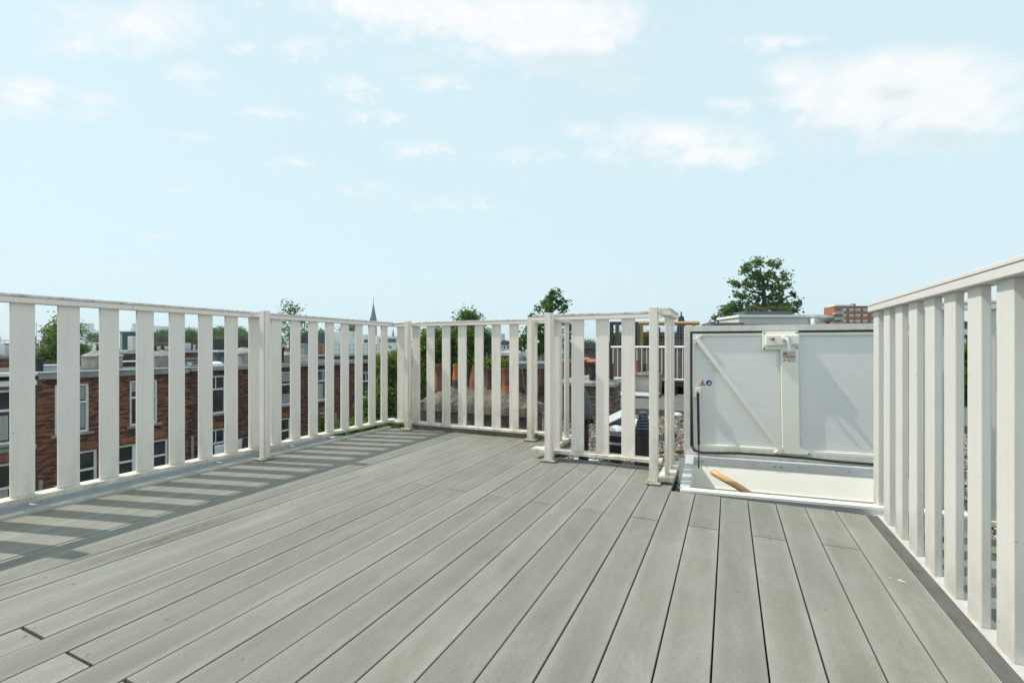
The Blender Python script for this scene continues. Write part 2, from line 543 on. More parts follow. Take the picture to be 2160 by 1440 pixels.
def leaf_mat(name, c1, c2, trans=.35):
    m, nt, N, L, b = nodes(name)
    g = N.new('ShaderNodeNewGeometry')
    c = mixc(N, L, g.outputs['Random Per Island'], c1, c2)
    c = mixc(N, L, mrange(N, L, noise(N, L, pos(N), .9, 3), .35, .7), c, tuple(x * .62 for x in c1))
    L.new(c, b.inputs['Base Color'])
    b.inputs['Roughness'].default_value = .5
    b.inputs['Specular IOR Level'].default_value = .12
    tr = N.new('ShaderNodeBsdfTranslucent')
    L.new(scalecol(N, L, c, mrange(N, L, g.outputs['Random Per Island'], 0, 1, 1.2, 1.7)), tr.inputs[0])
    mx = N.new('ShaderNodeMixShader'); mx.inputs[0].default_value = trans
    L.new(b.outputs[0], mx.inputs[1]); L.new(tr.outputs[0], mx.inputs[2])
    L.new(mx.outputs[0], N['Material Output'].inputs['Surface'])
    return m

def glass_mat(name, colr=(.018, .02, .022), rough=.06):
    m, nt, N, L, b = nodes(name)
    n = noise(N, L, pos(N), 1.3, 3)
    L.new(mixc(N, L, mrange(N, L, n, .4, .62), colr, tuple(x * 2.6 + .01 for x in colr)), b.inputs['Base Color'])
    b.inputs['Roughness'].default_value = rough
    b.inputs['Specular IOR Level'].default_value = .6
    return m

def ribbed_mat():
    """twin-wall polycarbonate: fine horizontal ribs"""
    m, nt, N, L, b = nodes('twin_wall_polycarbonate')
    tc = N.new('ShaderNodeTexCoord')
    s = N.new('ShaderNodeSeparateXYZ'); L.new(tc.outputs['Object'], s.inputs[0])
    a = N.new('ShaderNodeMath'); a.operation = 'MULTIPLY'; a.inputs[1].default_value = 2 * math.pi / .0165; L.new(s.outputs[2], a.inputs[0])
    w = N.new('ShaderNodeMath'); w.operation = 'SINE'; L.new(a.outputs[0], w.inputs[0])
    c = mixc(N, L, mrange(N, L, w.outputs[0], .1, 1), (.86, .845, .83), (.76, .75, .74))
    c = mixc(N, L, mrange(N, L, noise(N, L, pos(N), 2.2, 3, .5, (1.6, 1, .5)), .4, .7, 0, .3), c, (.79, .80, .79))
    L.new(c, b.inputs['Base Color'])
    b.inputs['Roughness'].default_value = .3
    bump(N, L, b, w.outputs[0], .15, .002)
    return m

MT = {}
MT['paint'] = white_paint('cream_white_coat_lifted_for_shade')  # base lightened to lift the railing faces standing in shade
MT['paint_mossy'] = white_paint('weathered_white_powder_coat', (.86, .79, .705), 1.0, True)
MT['paint_cap'] = white_paint('weathered_white_cap', (.82, .745, .68), .9, False, .7)
MT['paint_toned_for_sun'] = white_paint('white_powder_coat_toned_for_sun', (.67, .642, .595), .4, True)  # same white coating, base darkened to hold down direct sun on the right railing
MT['plate'] = white_paint('grimy_white_base_plate', (.46, .40, .32), 1.5, True, .7)
MT['deck'] = deck_mat()
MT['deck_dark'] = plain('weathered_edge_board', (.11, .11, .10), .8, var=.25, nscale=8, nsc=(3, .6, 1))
MT['hatchwhite'] = plain('hatch_white_paint', (.87, .85, .76), .4, var=.03, nscale=3)
MT['hatchdirty'] = white_paint('hatch_rim_weathered', (.80, .765, .70), .8, False, .22)
MT['alu'] = plain('brushed_aluminium', (.66, .68, .69), .42, .35, .08, 10)
MT['zinc'] = plain('zinc_gutter', (.56, .63, .68), .5, .0, .12, 5)
MT['trim'] = plain('beige_roof_trim', (.40, .39, .33), .6, 0, .2, 7, nsc=(1, .5, 1), bmp=.2)
MT['rubber'] = plain('black_rubber', (.018, .018, .018), .55, var=.2)
MT['steel'] = plain('dull_steel', (.33, .33, .32), .4, .8, .15)
MT['poly'] = ribbed_mat()
MT['wood_rail'] = plain('varnished_beech', (.62, .36, .155), .38, var=.10, nscale=5, nsc=(1, 6, 6))
MT['black'] = plain('matt_black_metal', (.022, .023, .025), .5, var=.25)
MT['grey_plastic'] = plain('grey_blue_plastic', (.075, .092, .108), .42, var=.15)
MT['bitumen'] = plain('bitumen_roofing', (.135, .13, .115), .85, var=.22, nscale=2.2, bmp=.3)
MT['bitumen_dark'] = plain('dark_bitumen', (.055, .056, .058), .8, var=.25, nscale=1.4)
MT['roof_grey'] = plain('grey_roofing', (.17, .175, .18), .85, var=.2, nscale=.8)
MT['terracotta'] = plain('terracotta', (.24, .095, .06), .85, var=.35, nscale=9, bmp=.3)
MT['terracotta_dark'] = plain('smoked_terracotta', (.105, .05, .038), .85, var=.4, nscale=9, bmp=.3)
MT['terracotta_orange'] = plain('bright_terracotta', (.46, .14, .035), .85, var=.2, nscale=9, bmp=.2)
MT['mortar'] = mortar_mat('rough_mortar')
MT['mortar_side'] = mortar_mat('dark_cement', (.135, .115, .09), (.055, .05, .045), 2.2, .5)  # darker cement for stack sides and cores, paler mortar on the caps
MT['plaster'] = mortar_mat('pale_chimney_plaster', (.44, .42, .38), (.22, .21, .19), 1.1, .4)
MT['brick_a'] = brick_mat('red_brown_brick', (.37, .140, .075), (.25, .098, .058), (.16, .135, .11), scale=1.05, dark=(.026, .020, .020), darkamt=.95)
MT['brick_b'] = brick_mat('dark_brown_brick', (.27, .108, .064), (.18, .076, .05), (.15, .125, .11), scale=1.05, dark=(.024, .019, .019), darkamt=1.1)
MT['brick_c'] = brick_mat('grey_brown_brick', (.26, .195, .145), (.19, .145, .11), (.14, .125, .105))
MT['brick_far'] = brick_mat('far_brown_brick', (.22, .11, .072), (.15, .085, .06), (.14, .125, .108), 'xy')
MT['brick_orange'] = brick_mat('orange_brick', (.47, .17, .075), (.40, .14, .065), (.32, .16, .09), 'xy', dark=(.25, .09, .05), darkamt=.3)
MT['brick_red'] = brick_mat('red_brick', (.26, .06, .04), (.2, .05, .035), (.2, .15, .12), 'xy')
MT['brick_piece'] = plain('chimney_brick', (.14, .092, .075), .9, var=.45, nscale=11, bmp=.4)
MT['brick_piece2'] = plain('pale_chimney_brick', (.19, .135, .112), .9, var=.45, nscale=11, bmp=.4)
MT['soldier'] = plain('soldier_brick', (.30, .12, .07), .9, var=.5, nscale=5, bmp=.3)
MT['white'] = plain('white_joinery', (.84, .84, .83), .5, var=.05)
MT['offwhite'] = plain('off_white_render', (.60, .59, .555), .8, var=.10, nscale=1.5)
MT['stone'] = mortar_mat('grey_stone_cornice', (.42, .41, .385), (.22, .215, .20), 1.4, .2)
MT['glass'] = glass_mat('dark_window_glass')
MT['glass_blue'] = glass_mat('sky_reflecting_glass', (.05, .075, .085))
MT['blind'] = plain('grey_blind', (.36, .375, .36), .8, var=.08)
MT['curtain'] = plain('pale_curtain', (.42, .42, .385), .9, var=.25, nscale=5, nsc=(1, 6, .2))
MT['greysheet'] = plain('grey_sheet', (.33, .335, .335), .6, var=.1)
MT['fence_wood'] = plain('silvered_timber', (.16, .145, .125), .9, var=.3, nscale=6, nsc=(5, 5, .4), bmp=.3)
MT['fence_dark'] = plain('dark_timber', (.055, .05, .047), .9, var=.3, nscale=6, nsc=(5, 5, .4))
MT['new_wood'] = plain('new_pine', (.42, .27, .11), .7, var=.15, nscale=5, nsc=(4, 4, .5))
MT['canvas'] = plain('charcoal_canvas', (.045, .05, .06), .9, var=.2)
MT['green_metal'] = plain('dark_green_cladding', (.03, .075, .065), .5, var=.1)
MT['planter'] = plain('slate_planter', (.07, .10, .11), .6, var=.1)
MT['slate'] = plain('spire_slate', (.07, .085, .095), .6, var=.2, nscale=.4)
MT['tower'] = plain('pale_tower_cladding', (.30, .34, .38), .7, var=.06, nscale=.05)
MT['rooftile'] = plain('grey_roof_tile', (.12, .105, .10), .85, var=.2, nscale=1)
MT['ground'] = plain('garden_soil_and_lawn', (.055, .07, .03), .95, var=.4, nscale=.3)
MT['bark'] = plain('bark', (.055, .042, .032), .95, var=.3, nscale=6)
MT['leaf_a'] = leaf_mat('leaf_mid_green', (.095, .175, .024), (.165, .25, .036))
MT['leaf_b'] = leaf_mat('leaf_dark_green', (.078, .155, .024), (.145, .235, .036), .45)
MT['leaf_c'] = leaf_mat('leaf_fresh_green', (.120, .210, .028), (.19, .28, .04), .42)
MT['sedum'] = leaf_mat('sedum', (.12, .14, .035), (.21, .20, .05), .2)
MT['laundry'] = plain('white_laundry', (.68, .72, .80), .9, var=.05)
MT['blue'] = plain('sticker_blue', (.01, .06, .24), .5, var=.02)
MT['red'] = plain('sticker_red', (.55, .10, .04), .5, var=.02)
MT['yellow'] = plain('sticker_yellow', (.75, .55, .20), .5, var=.02)
MT['orange'] = plain('sticker_orange', (.60, .25, .12), .5, var=.05)
MT['stickergrey'] = plain('sticker_grey', (.50, .53, .55), .5, var=.02)
MT['paper'] = plain('sticker_white', (.80, .79, .76), .5, var=.02)
MT['copper'] = plain('copper_cap', (.36, .13, .075), .6, .2, .2)

# ================================================================== SETTING
def struct(name, mb, mat, **k):
    return tag(mb.build(name, mat, None, **k), kind='structure')

struct('ground', MB().add([(-4000, -4000, -13), (4000, -4000, -13), (4000, 4000, -13), (-4000, 4000, -13)], [(0, 1, 2, 3)]), MT['ground'])

# ---- the house under the terrace
house = thing('terraced_house', 'brick house carrying the grey roof terrace, its flat roof partly gravelled', 'house', (1.8, 0, -13))
HX0, HX1, HY0, HY1 = -.26, 1.28, 3.16, 4.18          # stair opening under the hatch
mb = MB()
for (x0, x1, y0, y1) in ((-3.512, HX0, -8, 8.4), (HX1, 7, -8, 8.4), (HX0, HX1, -8, HY0), (HX0, HX1, HY1, 8.4)):
    mb.box(x0, x1, y0, y1, -12.99, -.30)
mb.build('wall', MT['brick_far'], house)
mb = MB()
for (x0, x1, y0, y1) in ((-3.512, HX0, -8, 8.4), (HX1, 7, -8, 8.4), (HX0, HX1, -8, HY0), (HX0, HX1, HY1, 8.4)):
    mb.box(x0, x1, y0, y1, -.298, -.26)
mb.build('roof', MT['bitumen_dark'], house)
bx(HX0, HX1, HY0, HY1, -2.6, -2.55).build('stair_landing', MT['offwhite'], house)
# zinc gutter and rounded edge trim along the left side
g = MB()
GX0, GX1, GY0, GY1 = -3.625, -3.515, -2.2, 3.48
g.prism([(GX0 - .004, .022), (GX0, -.085), (GX1 - .006, -.085), (GX1 - .006, .005), (GX1 - .010, .005), (GX1 - .012, -.080), (GX0 + .005, -.080), (GX0 + .003, .022)], 'y', GY0, GY1)
gut = g.build('gutter', MT['zinc'], house)
MB().tube([(GX0 - .004, GY0, .024), (GX0 - .004, GY1, .024)], .007, 8).build('gutter_lip', MT['white'], gut, smooth=True)
MB().prism([(GX0, GY1), (GX1 - .008, GY1), (GX1 - .008, GY1 + .12)], 'z', .004, .018).build('gutter_end', MT['white'], gut)
for y in (1.27, 2.35, 3.02):
    b_ = MB().tube([(GX0 + .004, y, .012), (GX0 + .05, y + .01, .012), (GX1 - .012, y + .02, .006)], .005, 6)
    b_.build('gutter_bracket', MT['zinc'], gut)
tr = MB()
prof = [(-3.514, -.03)] + [(-3.479 + .035 * math.cos(a), .0 + .026 * math.sin(a)) for a in np.linspace(math.pi, 0, 9)] + [(-3.444, -.03)]
tr.prism(prof, 'y', -2.2, 4.22)
tr.build('edge_trim', MT['trim'], house, smooth=True)

# ---- decking: every board on its own
deck = tag(bx(-3.43, .66, -2.1, 3.05, -.10, -.060).build('deck', MT['bitumen_dark']), kind='structure')
bx(-3.43, -1.36, 3.052, 4.25, -.10, -.060).build('underlay', MT['bitumen_dark'], deck)
bx(-1.358, -.345, 3.052, 3.62, -.10, -.060).build('underlay', MT['bitumen_dark'], deck)
def board(x0, x1, y0, y1, parent, zt=0.0, mat='deck'):
    bx(x0, x1, y0, y1, zt - .024, zt).build('board', MT[mat], parent, bevel=.0022, segs=2)
G_ = .0026
screws = MB()
def screw(x, y, z=0.0):
    screws.lathe([(.0045, -.001), (.0045, .0012), (.002, .0016)], (x, y, z), 8)
for i in range(-24, 5):
    x0 = max(-.045 + .145 * i, -3.44) + G_
    x1 = min(-.045 + .145 * (i + 1), .673) - G_
    xm = (x0 + x1) / 2
    yend = 4.30 if xm < -1.35 else (3.68 if xm < -.335 else 3.112)
    yend += random.uniform(-.006, .006)
    jit = random.uniform(-.012, .012)
    cuts = [2.55 + jit, -1.2] if i % 2 else [.71 + jit, ]
    ys = [-2.1] + sorted(c for c in cuts) + [yend]
    for a, b in zip(ys[:-1], ys[1:]):
        gp = .0045 if (abs(a - .71) < .05 or abs(b - .71) < .05) else .0034
        board(x0, x1, a + gp, b - gp, deck, random.uniform(-.0012, .0012))
        for y in (a + .022, b - .022):
            if y > -1 and abs(y - yend) > .05:
                screw(xm + random.uniform(-.006, .006), y + random.uniform(-.004, .004))
    screw(xm + random.uniform(-.012, .012), yend - random.uniform(.03, .05))
    for y in (.92, 1.94):
        if random.random() < (.85 if y < 1 else .3):
            screw(xm + random.uniform(-.02, .02), y + random.uniform(-.02, .02))
tag(screws.build('screw_heads', MT['steel'], deck, smooth=True), kind='stuff')
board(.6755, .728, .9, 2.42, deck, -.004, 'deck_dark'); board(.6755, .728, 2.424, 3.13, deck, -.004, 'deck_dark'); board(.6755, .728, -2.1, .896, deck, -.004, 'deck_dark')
# bird dropping
bd = MB()
for k in range(12):
    a = random.gauss(0, .014); c_ = random.gauss(0, .005)
    bd.lathe([(.0055 * random.uniform(.3, 1), .0012), (.003, .002), (.001, .0022)], (.60 + a, 2.283 + c_ - a * .35, 0), 7)
bd.build('dropping', MT['stickergrey'], deck, smooth=True)

# ---- gravel on the flat roof (nobody could count it)
def stones(n, xr, yr, z, size, mat, name, keep):
    t = (1 + 5 ** .5) / 2
    iv = np.array([(-1, t, 0), (1, t, 0), (-1, -t, 0), (1, -t, 0), (0, -1, t), (0, 1, t), (0, -1, -t), (0, 1, -t), (t, 0, -1), (t, 0, 1), (-t, 0, -1), (-t, 0, 1)]) / math.sqrt(1 + t * t)
    fc = np.array([(0, 11, 5), (0, 5, 1), (0, 1, 7), (0, 7, 10), (0, 10, 11), (1, 5, 9), (5, 11, 4), (11, 10, 2), (10, 7, 6), (7, 1, 8), (3, 9, 4), (3, 4, 2), (3, 2, 6), (3, 6, 8), (3, 8, 9), (4, 9, 5), (2, 4, 11), (6, 2, 10), (8, 6, 7), (9, 8, 1)])
    P = np.column_stack([rng.uniform(*xr, n), rng.uniform(*yr, n), np.full(n, z)])
    P = P[keep(P)]
    n = len(P)
    P[:, 2] += rng.uniform(0, size * .8, n)
    a = rng.uniform(0, 2 * np.pi, n); ca, sa = np.cos(a), np.sin(a)
    S = size * rng.uniform(.55, 1.25, (n, 1)) * np.column_stack([rng.uniform(.8, 1.3, n), rng.uniform(.7, 1, n), rng.uniform(.45, .75, n)])
    V = iv[None] * S[:, None] * rng.uniform(.82, 1.15, (n, 12, 1))
    X = V[..., 0] * ca[:, None] - V[..., 1] * sa[:, None]
    Y = V[..., 0] * sa[:, None] + V[..., 1] * ca[:, None]
    V = np.stack([X, Y, V[..., 2]], -1) + P[:, None]
    Fs = (fc[None] + (np.arange(n) * 12)[:, None, None]).reshape(-1, 3)
    return fast_mesh(name, V.reshape(-1, 3), Fs, mat)

def fast_mesh(name, V, Fs, mat, smooth=False):
    me = bpy.data.meshes.new(name)
    k = Fs.shape[1]
    me.vertices.add(len(V)); me.vertices.foreach_set('co', V.astype(np.float32).ravel())
    me.loops.add(Fs.size); me.loops.foreach_set('vertex_index', Fs.astype(np.int32).ravel())
    me.polygons.add(len(Fs)); me.polygons.foreach_set('loop_start', np.arange(0, Fs.size, k, dtype=np.int32))
    me.polygons.foreach_set('loop_total', np.full(len(Fs), k, dtype=np.int32))
    me.update(calc_edges=True)
    me.materials.append(mat)
    return me

def gravel_mat():
    m, nt, N, L, b = nodes('roof_gravel')
    g = N.new('ShaderNodeNewGeometry')
    r = ramp(N, [(0, (.07, .055, .04)), (.25, (.19, .145, .10)), (.5, (.33, .27, .20)), (.75, (.24, .21, .17)), (1, (.52, .47, .39))])
    L.new(g.outputs['Random Per Island'], r.inputs[0])
    moss = noise(N, L, g.outputs['Position'], 1.4, 4)
    L.new(mixc(N, L, mrange(N, L, moss, .58, .72, 0, .5), r.outputs[0], (.16, .15, .05)), b.inputs['Base Color'])
    b.inputs['Roughness'].default_value = .8
    return m
MT['gravel'] = gravel_mat()
def keep_gravel(P):
    x, y = P[:, 0], P[:, 1]
    k = ~((x > -.36) & (x < 1.33) & (y < 4.30))                      # hatch
    k &= ~((x < -1.32) & (y < 4.45)) & (y > 3.66)
    k &= ~((x < -1.85) & (y < 5.75))
    k &= ~((x > -2.42) & (x < -1.58) & (y > 7.06))                     # brick chimney
    return k
me = stones(30000, (-2.6, 3.6), (3.55, 8.2), -.255, .017, MT['gravel'], 'gravel', keep_gravel)
o = link('gravel', me, (0, 0, 0))
tag(o, 'round brown gravel spread over the flat roof behind the terrace', 'gravel', kind='stuff')

# ================================================================== BALUSTRADES
def slat_mesh(hh, t=.02, w=.1):
    key = (round(hh, 3), t)
    if key not in SL:
        SL[key] = MB().box(-w / 2, w / 2, -t / 2, t / 2, 0, hh).mesh('slat', MT['paint'], .003, segs=2)
    return SL[key]
SL = {}
ST = {}
def post(parent, x, y, zt, mat, zb=.018, plate=True):
    m = MB().box(x - .021, x + .021, y - .028, y + .028, zb, zt)
    m.box(x - .031, x - .0235, y - .026, y + .026, zb, zt - .001)
    m.box(x + .0235, x + .031, y - .026, y + .026, zb, zt - .001)
    m.box(x - .0235, x + .0235, y - .021, y + .021, zb, zt - .003)
    p = m.build('post', mat, parent, bevel=.0015)
    if plate:
        pl = MB().box(x - .062, x + .062, y - .048, y + .048, zb - .014, zb)
        pl.build('base_plate', MT['plate'], p, bevel=.004)
        for sx in (-1, 1):
            MB().lathe([(.008, 0), (.008, .006), (.003, .008)], (x + sx * .048, y - .03, zb), 6).build('bolt', MT['steel'], p)
    return p

def balustrade(label, p0, ang, L, slats, zb, zt, posts=(), poff=.14, joints=(), mat='paint', cap='paint_cap', rw=.034, bw=.05, plate=True, bt=.026, st=.02, name='balustrade', tip0=0., tip1=0.):
    t = thing(name, label, 'railing', (p0[0], p0[1], 0), R(ang))
    xs = [-tip0] + sorted(joints) + [L + tip1]
    for a, b in zip(xs[:-1], xs[1:]):
        a_, b_ = a + .0012, b - .0012
        bx(a_, b_, -rw - .002, rw + .002, zt - .0155, zt).build('cap_rail', MT[cap], t, bevel=.002)
        m = bx(a_, b_, -rw, rw, zt - .048, zt - .018)
        m.box(a_ + .001, b_ - .001, -rw + .006, rw - .006, zt - .018, zt - .0155)
        m.build('top_rail', MT[mat], t, bevel=.0015)
        bx(a_, b_, -bw, bw, zb - bt, zb).build('bottom_rail', MT['paint_mossy'] if mat == 'paint' else MT[mat], t, bevel=.002)
    hh = zt - .048 - zb
    me, c = slat_mesh(hh, st)
    for k, x in enumerate(slats):
        o = link('slat', me, (x, 0, zb + hh / 2), t)
        if mat != 'paint':
            o.material_slots[0].link = 'OBJECT'; o.material_slots[0].material = MT[mat]
    for x in posts:
        p = post(t, x, -poff, zt + .006, MT[mat], plate=plate)
        bx(x - .028, x + .028, -poff + .03, -rw, zt - .044, zt - .022).build('bracket', MT[mat], p)
        bx(x - .028, x + .028, -poff + .03, -bw, zb - .022, zb - .004).build('bracket', MT['plate'], p)
    return t

Y0 = -1.98
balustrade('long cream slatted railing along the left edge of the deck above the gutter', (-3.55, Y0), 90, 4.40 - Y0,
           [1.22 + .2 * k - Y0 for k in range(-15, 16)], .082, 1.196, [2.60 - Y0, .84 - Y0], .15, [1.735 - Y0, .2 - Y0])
balustrade('cream slatted railing across the back of the deck, before the terracotta pots', (-3.515, 4.36), 0, 2.10,
           [x + 3.515 for x in (-3.42, -3.21, -3.014, -2.81, -2.606, -2.40, -2.197, -1.994, -1.79, -1.585)],   .070, 1.192, [-3.222 + 3.515, -1.752 + 3.515], .135, mat='paint_mossy')
balustrade('short cream railing turning back between the two middle posts', (-1.375, 4.315), -90, .66, [.13, .33, .53], .075, 1.178, mat='paint_mossy')
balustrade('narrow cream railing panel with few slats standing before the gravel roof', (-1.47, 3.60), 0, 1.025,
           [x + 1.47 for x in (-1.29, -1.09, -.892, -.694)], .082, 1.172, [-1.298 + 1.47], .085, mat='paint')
balustrade('short cream railing return with its thick end post beside the open hatch', (-.385, 3.79), -90, .545, [.10, .23, .43], .038, 1.166, [.555], .07, mat='paint_mossy', tip1=.0)
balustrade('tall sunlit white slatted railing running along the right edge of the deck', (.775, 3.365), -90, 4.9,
           [.055 + .1975 * k for k in range(25)], -.03, 1.158, mat='paint_toned_for_sun', cap='paint_toned_for_sun', rw=.04, bw=.045, st=.027)
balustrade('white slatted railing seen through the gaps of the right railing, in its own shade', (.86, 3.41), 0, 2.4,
           [.19 + .21 * k for k in range(11)], -.03, 1.158, mat='paint_toned_for_sun', cap='paint_toned_for_sun', rw=.04, bw=.045, st=.027)

# neighbouring terrace seen through the right railing
nd = tag(bx(.86, 3.3, -2, 3.34, -.30, -.14).build('neighbouring_deck', MT['bitumen_dark']), kind='structure')
for k in range(16):
    board(.87 + .15 * k, .87 + .15 * k + .144, -1.9, 3.33, nd, -.10)
bs = thing('garden_bench', 'low pale blue cushioned bench beyond the right railing', 'bench', (1.5, 2.0, -.10))
bx(1.2, 1.8, 1.75, 2.25, .06, .30).build('seat_box', MT['planter'], bs, bevel=.02)
bx(1.18, 1.82, 1.73, 2.27, .302, .40).build('cushion', MT['zinc'], bs, bevel=.03, segs=2)
for (x, y) in ((1.23, 1.78), (1.77, 1.78), (1.23, 2.22), (1.77, 2.22)):
    bx(x - .02, x + .02, y - .02, y + .02, -.10, .058).build('leg', MT['black'], bs)

# ================================================================== ROOF HATCH
HT = thing('roof_hatch', 'open roof hatch with white lid standing upright and a pale curb below', 'hatch', (-.281, 3.122, 0), R(6))
HW, HD, SK = 1.47, 1.06, .062
def sk(y):
    return SK * y / HD
fr = MB()
fr.prism([(0, 0), (HW, 0), (HW - .02, .055), (.02, .055)], 'z', -.006, .015)                    # front flange
fr.build('front_rim', MT['hatchwhite'], HT, bevel=.003)
bx(0.004, HW - .004, .006, .048, -.24, -.0065).build('curb_wall', MT['alu'], HT)
MB().prism([(0.0, .0565), (.062, .0565), (.062 + SK, HD - .075), (SK, HD - .075)], 'z', -.006, .013).build('side_rim', MT['alu'], HT, bevel=.002)
MB().prism([(.004, .0565), (.010, .0565), (.010 + SK, HD - .075), (.004 + SK, HD - .075)], 'z', -.24, -.0065).build('curb_wall', MT['alu'], HT)
MB().prism([(.0545, .0565), (.060, .0565), (.060 + SK, HD - .075), (.0545 + SK, HD - .075)], 'z', -.8, -.0065).build('curb_lining', MT['hatchwhite'], HT)
bx(HW - .06, HW, .0565, HD - .075, -.24, .013).build('curb_wall', MT['alu'], HT)
bx(.06, HW - .06, .050, .0555, -.8, -.0065).build('curb_lining', MT['hatchwhite'], HT)
br = bx(.055, HW, HD - .072, HD - .004, -.050, .016).build('back_rim', MT['alu'], HT, bevel=.003)
for x, w in ((.15, 1.0), (.185, 1.2), (.30, .8), (.565, .8), (.71, 1.2), (.755, 1.2), (.90, .8), (1.2, .8)):
    MB().lathe([(.006 * w, 0), (.006 * w, .006), (.002, .008)], (0, 0, 0), 8, Matrix.Rotation(R(90), 3, 'X')).build('screw', MT['steel'], br).location += Vector((x, HD - .0725, -.018))
MB().prism([(HD - .066, -.051), (HD - .004, -.051), (HD - .004, -.205), (HD - .135, -.205)], 'x', .06, HW - .02).build('curb_lining', MT['hatchwhite'], HT)
bx(.06, HW - .02, HD - .15, HD - .004, -.228, -.206).build('ledge', MT['hatchwhite'], HT, bevel=.004)
bx(.06, HW - .02, HD - .135, HD - .004, -.9, -.2285).build('curb_lining', MT['hatchwhite'], HT)
bx(.004, HW, HD - .0035, HD, -.24, -.02).build('curb_wall', MT['alu'], HT)

# lid: coordinates t (along), z measured on its inner face
def LT(t): return .0857 + t * 1.041
def LZ(z): return .9 + (z - .9) * 1.041
LY = HD                     # inner face plane, towards the camera is -y
x0, x1, z0, z1 = LT(-.035), LT(1.36), LZ(.053), LZ(1.078)
bx(.055, HW, HD + .002, HD + .075, -.06, .0165).build('hinge_bar', MT['hatchwhite'], HT)
def ring(x0, x1, z0, z1, w, y0, y1):
    m = MB()
    m.box(x0, x1, y0, y1, z1 - w, z1)
    m.box(x0, x1, y0, y1, z0, z0 + w)
    m.box(x0, x0 + w, y0, y1, z0 + w + .0003, z1 - w - .0003)
    m.box(x1 - w, x1, y0, y1, z0 + w + .0003, z1 - w - .0003)
    return m
lid = ring(x0, x1, z0, z1, .047, LY - .012, LY + .075).build('lid', MT['hatchdirty'], HT)
bx(x0 + .01, x1 - .01, LY + .060, LY + .073, z0 + .01, z1 - .01).build('lid_cover', MT['offwhite'], lid)
gw = .047
gm = MB().box(x0 + gw + .0005, x1 - gw - .0005, LY - .0135, LY + .02, z1 - gw - .0165, z1 - gw - .0005)
gm.box(x0 + gw + .0005, x0 + gw + .0155, LY - .0135, LY + .02, z0 + gw + .03, z1 - gw - .017)
gm.box(x1 - gw - .0155, x1 - gw - .0005, LY - .0135, LY + .02, z0 + gw + .03, z1 - gw - .017)
gm.build('gasket_seat', MT['rubber'], lid)
bx(x0 + gw + .0005, x1 - gw - .0005, LY - .004, LY + .02, z0 + gw + .0005, z0 + gw + .0155).build('foot_strip', MT['hatchwhite'], lid)
iw = gw + .016
ring(x0 + iw, x1 - iw, z0 + iw, z1 - iw, .024, LY - .010, LY + .02).build('inner_frame', MT['hatchwhite'], lid, bevel=.002)
pw = iw + .0245
bx(x0 + pw, x1 - pw, LY + .004, LY + .02, z0 + pw, z1 - pw).build('panel', MT['poly'], lid)
# loosened rubber gasket hanging along the foot of the lid
gp = [(.018, .98), (.020, .60), (.028, .12), (.036, .088), (.095, .070), (.23, .078), (.368, .086), (.60, .086), (.816, .081), (1.0, .072), (1.241, .069), (1.34, .075)]
MB().tube([(LT(a), LY - .018, LZ(b)) for a, b in gp], [.006, .006, .007] + [.0095] * 9, 8).build('gasket', MT['rubber'], lid, smooth=True)
# lock plate (T shape) with gussets
T_ = MB()
T_.prism([(LT(a), LZ(b)) for a, b in ((.526, 1.028), (.767, 1.028), (.767, .889), (.776, .16), (.853, .108), (.60, .106), (.66, .16), (.648, .889), (.526, .889))], 'y', LY - .024, LY - .0105)
lock = T_.build('lock_plate', MT['hatchwhite'], lid, bevel=.003)
MB().prism([(LT(a), LZ(b)) for a, b in ((.542, .998), (.766, .998), (.766, .928), (.542, .918))], 'y', LY - .056, LY - .0245).build('lock_box', MT['hatchwhite'], lid, bevel=.006, segs=2)
hm = MB()
hx, hz = LT(.676), LZ(.982)
hm.lathe([(.030, 0), (.030, .006), (.026, .010), (.013, .012), (.012, .04)], (hx, LY - .0565, hz - .012), 20, Matrix.Rotation(R(90), 3, 'X'))
hm.tube([(hx, LY - .090, hz - .012), (hx + .002, LY - .108, hz - .020), (hx + .008, LY - .112, hz - .04), (hx + .020, LY - .110, hz - .110)], [.011, .012, .0115, .0115], 10)
hm.build('handle', MT['alu'], lid, smooth=True)
km = MB()
kx, kz = LT(.59), LZ(.968)
km.lathe([(.010, 0), (.010, .008), (.008, .02), (.0105, .021), (.0105, .03)], (kx, LY - .0565, kz), 12, Matrix.Rotation(R(90), 3, 'X'))
km.box(kx - .022, kx + .008, LY - .075, LY - .070, kz - .004, kz + .004)
km.build('key_lock', MT['copper'], lid, smooth=True)
for a, b in ((.537, 1.017), (.755, 1.017), (.537, .90), (.755, .905), (.835, .117), (.05, .985)):
    MB().lathe([(.0085, 0), (.0085, .005), (.004, .007)], (LT(a), LY - .0245, LZ(b)), 10, Matrix.Rotation(R(90), 3, 'X')).build('screw', MT['steel'], lid)
# corner gusset and diagonal brace
MB().prism([(LT(a), LZ(b)) for a, b in ((.035, 1.0), (.10, .998), (.085, .985), (.045, .93), (.035, .935))], 'y', LY - .022, LY - .0105).build('gusset', MT['hatchwhite'], lid)
bm_ = MB()
A, B = Vector((LT(.052), LZ(.985))), Vector((LT(.655), LZ(.125)))
d_ = (B - A).normalized(); n_ = Vector((-d_.y, d_.x)) * .0175
bm_.prism([tuple(A + n_), tuple(B + n_), tuple(B - n_), tuple(A - n_)], 'y', LY - .038, LY - .0248)
bm_.build('brace', MT['hatchwhite'], lid, bevel=.003)
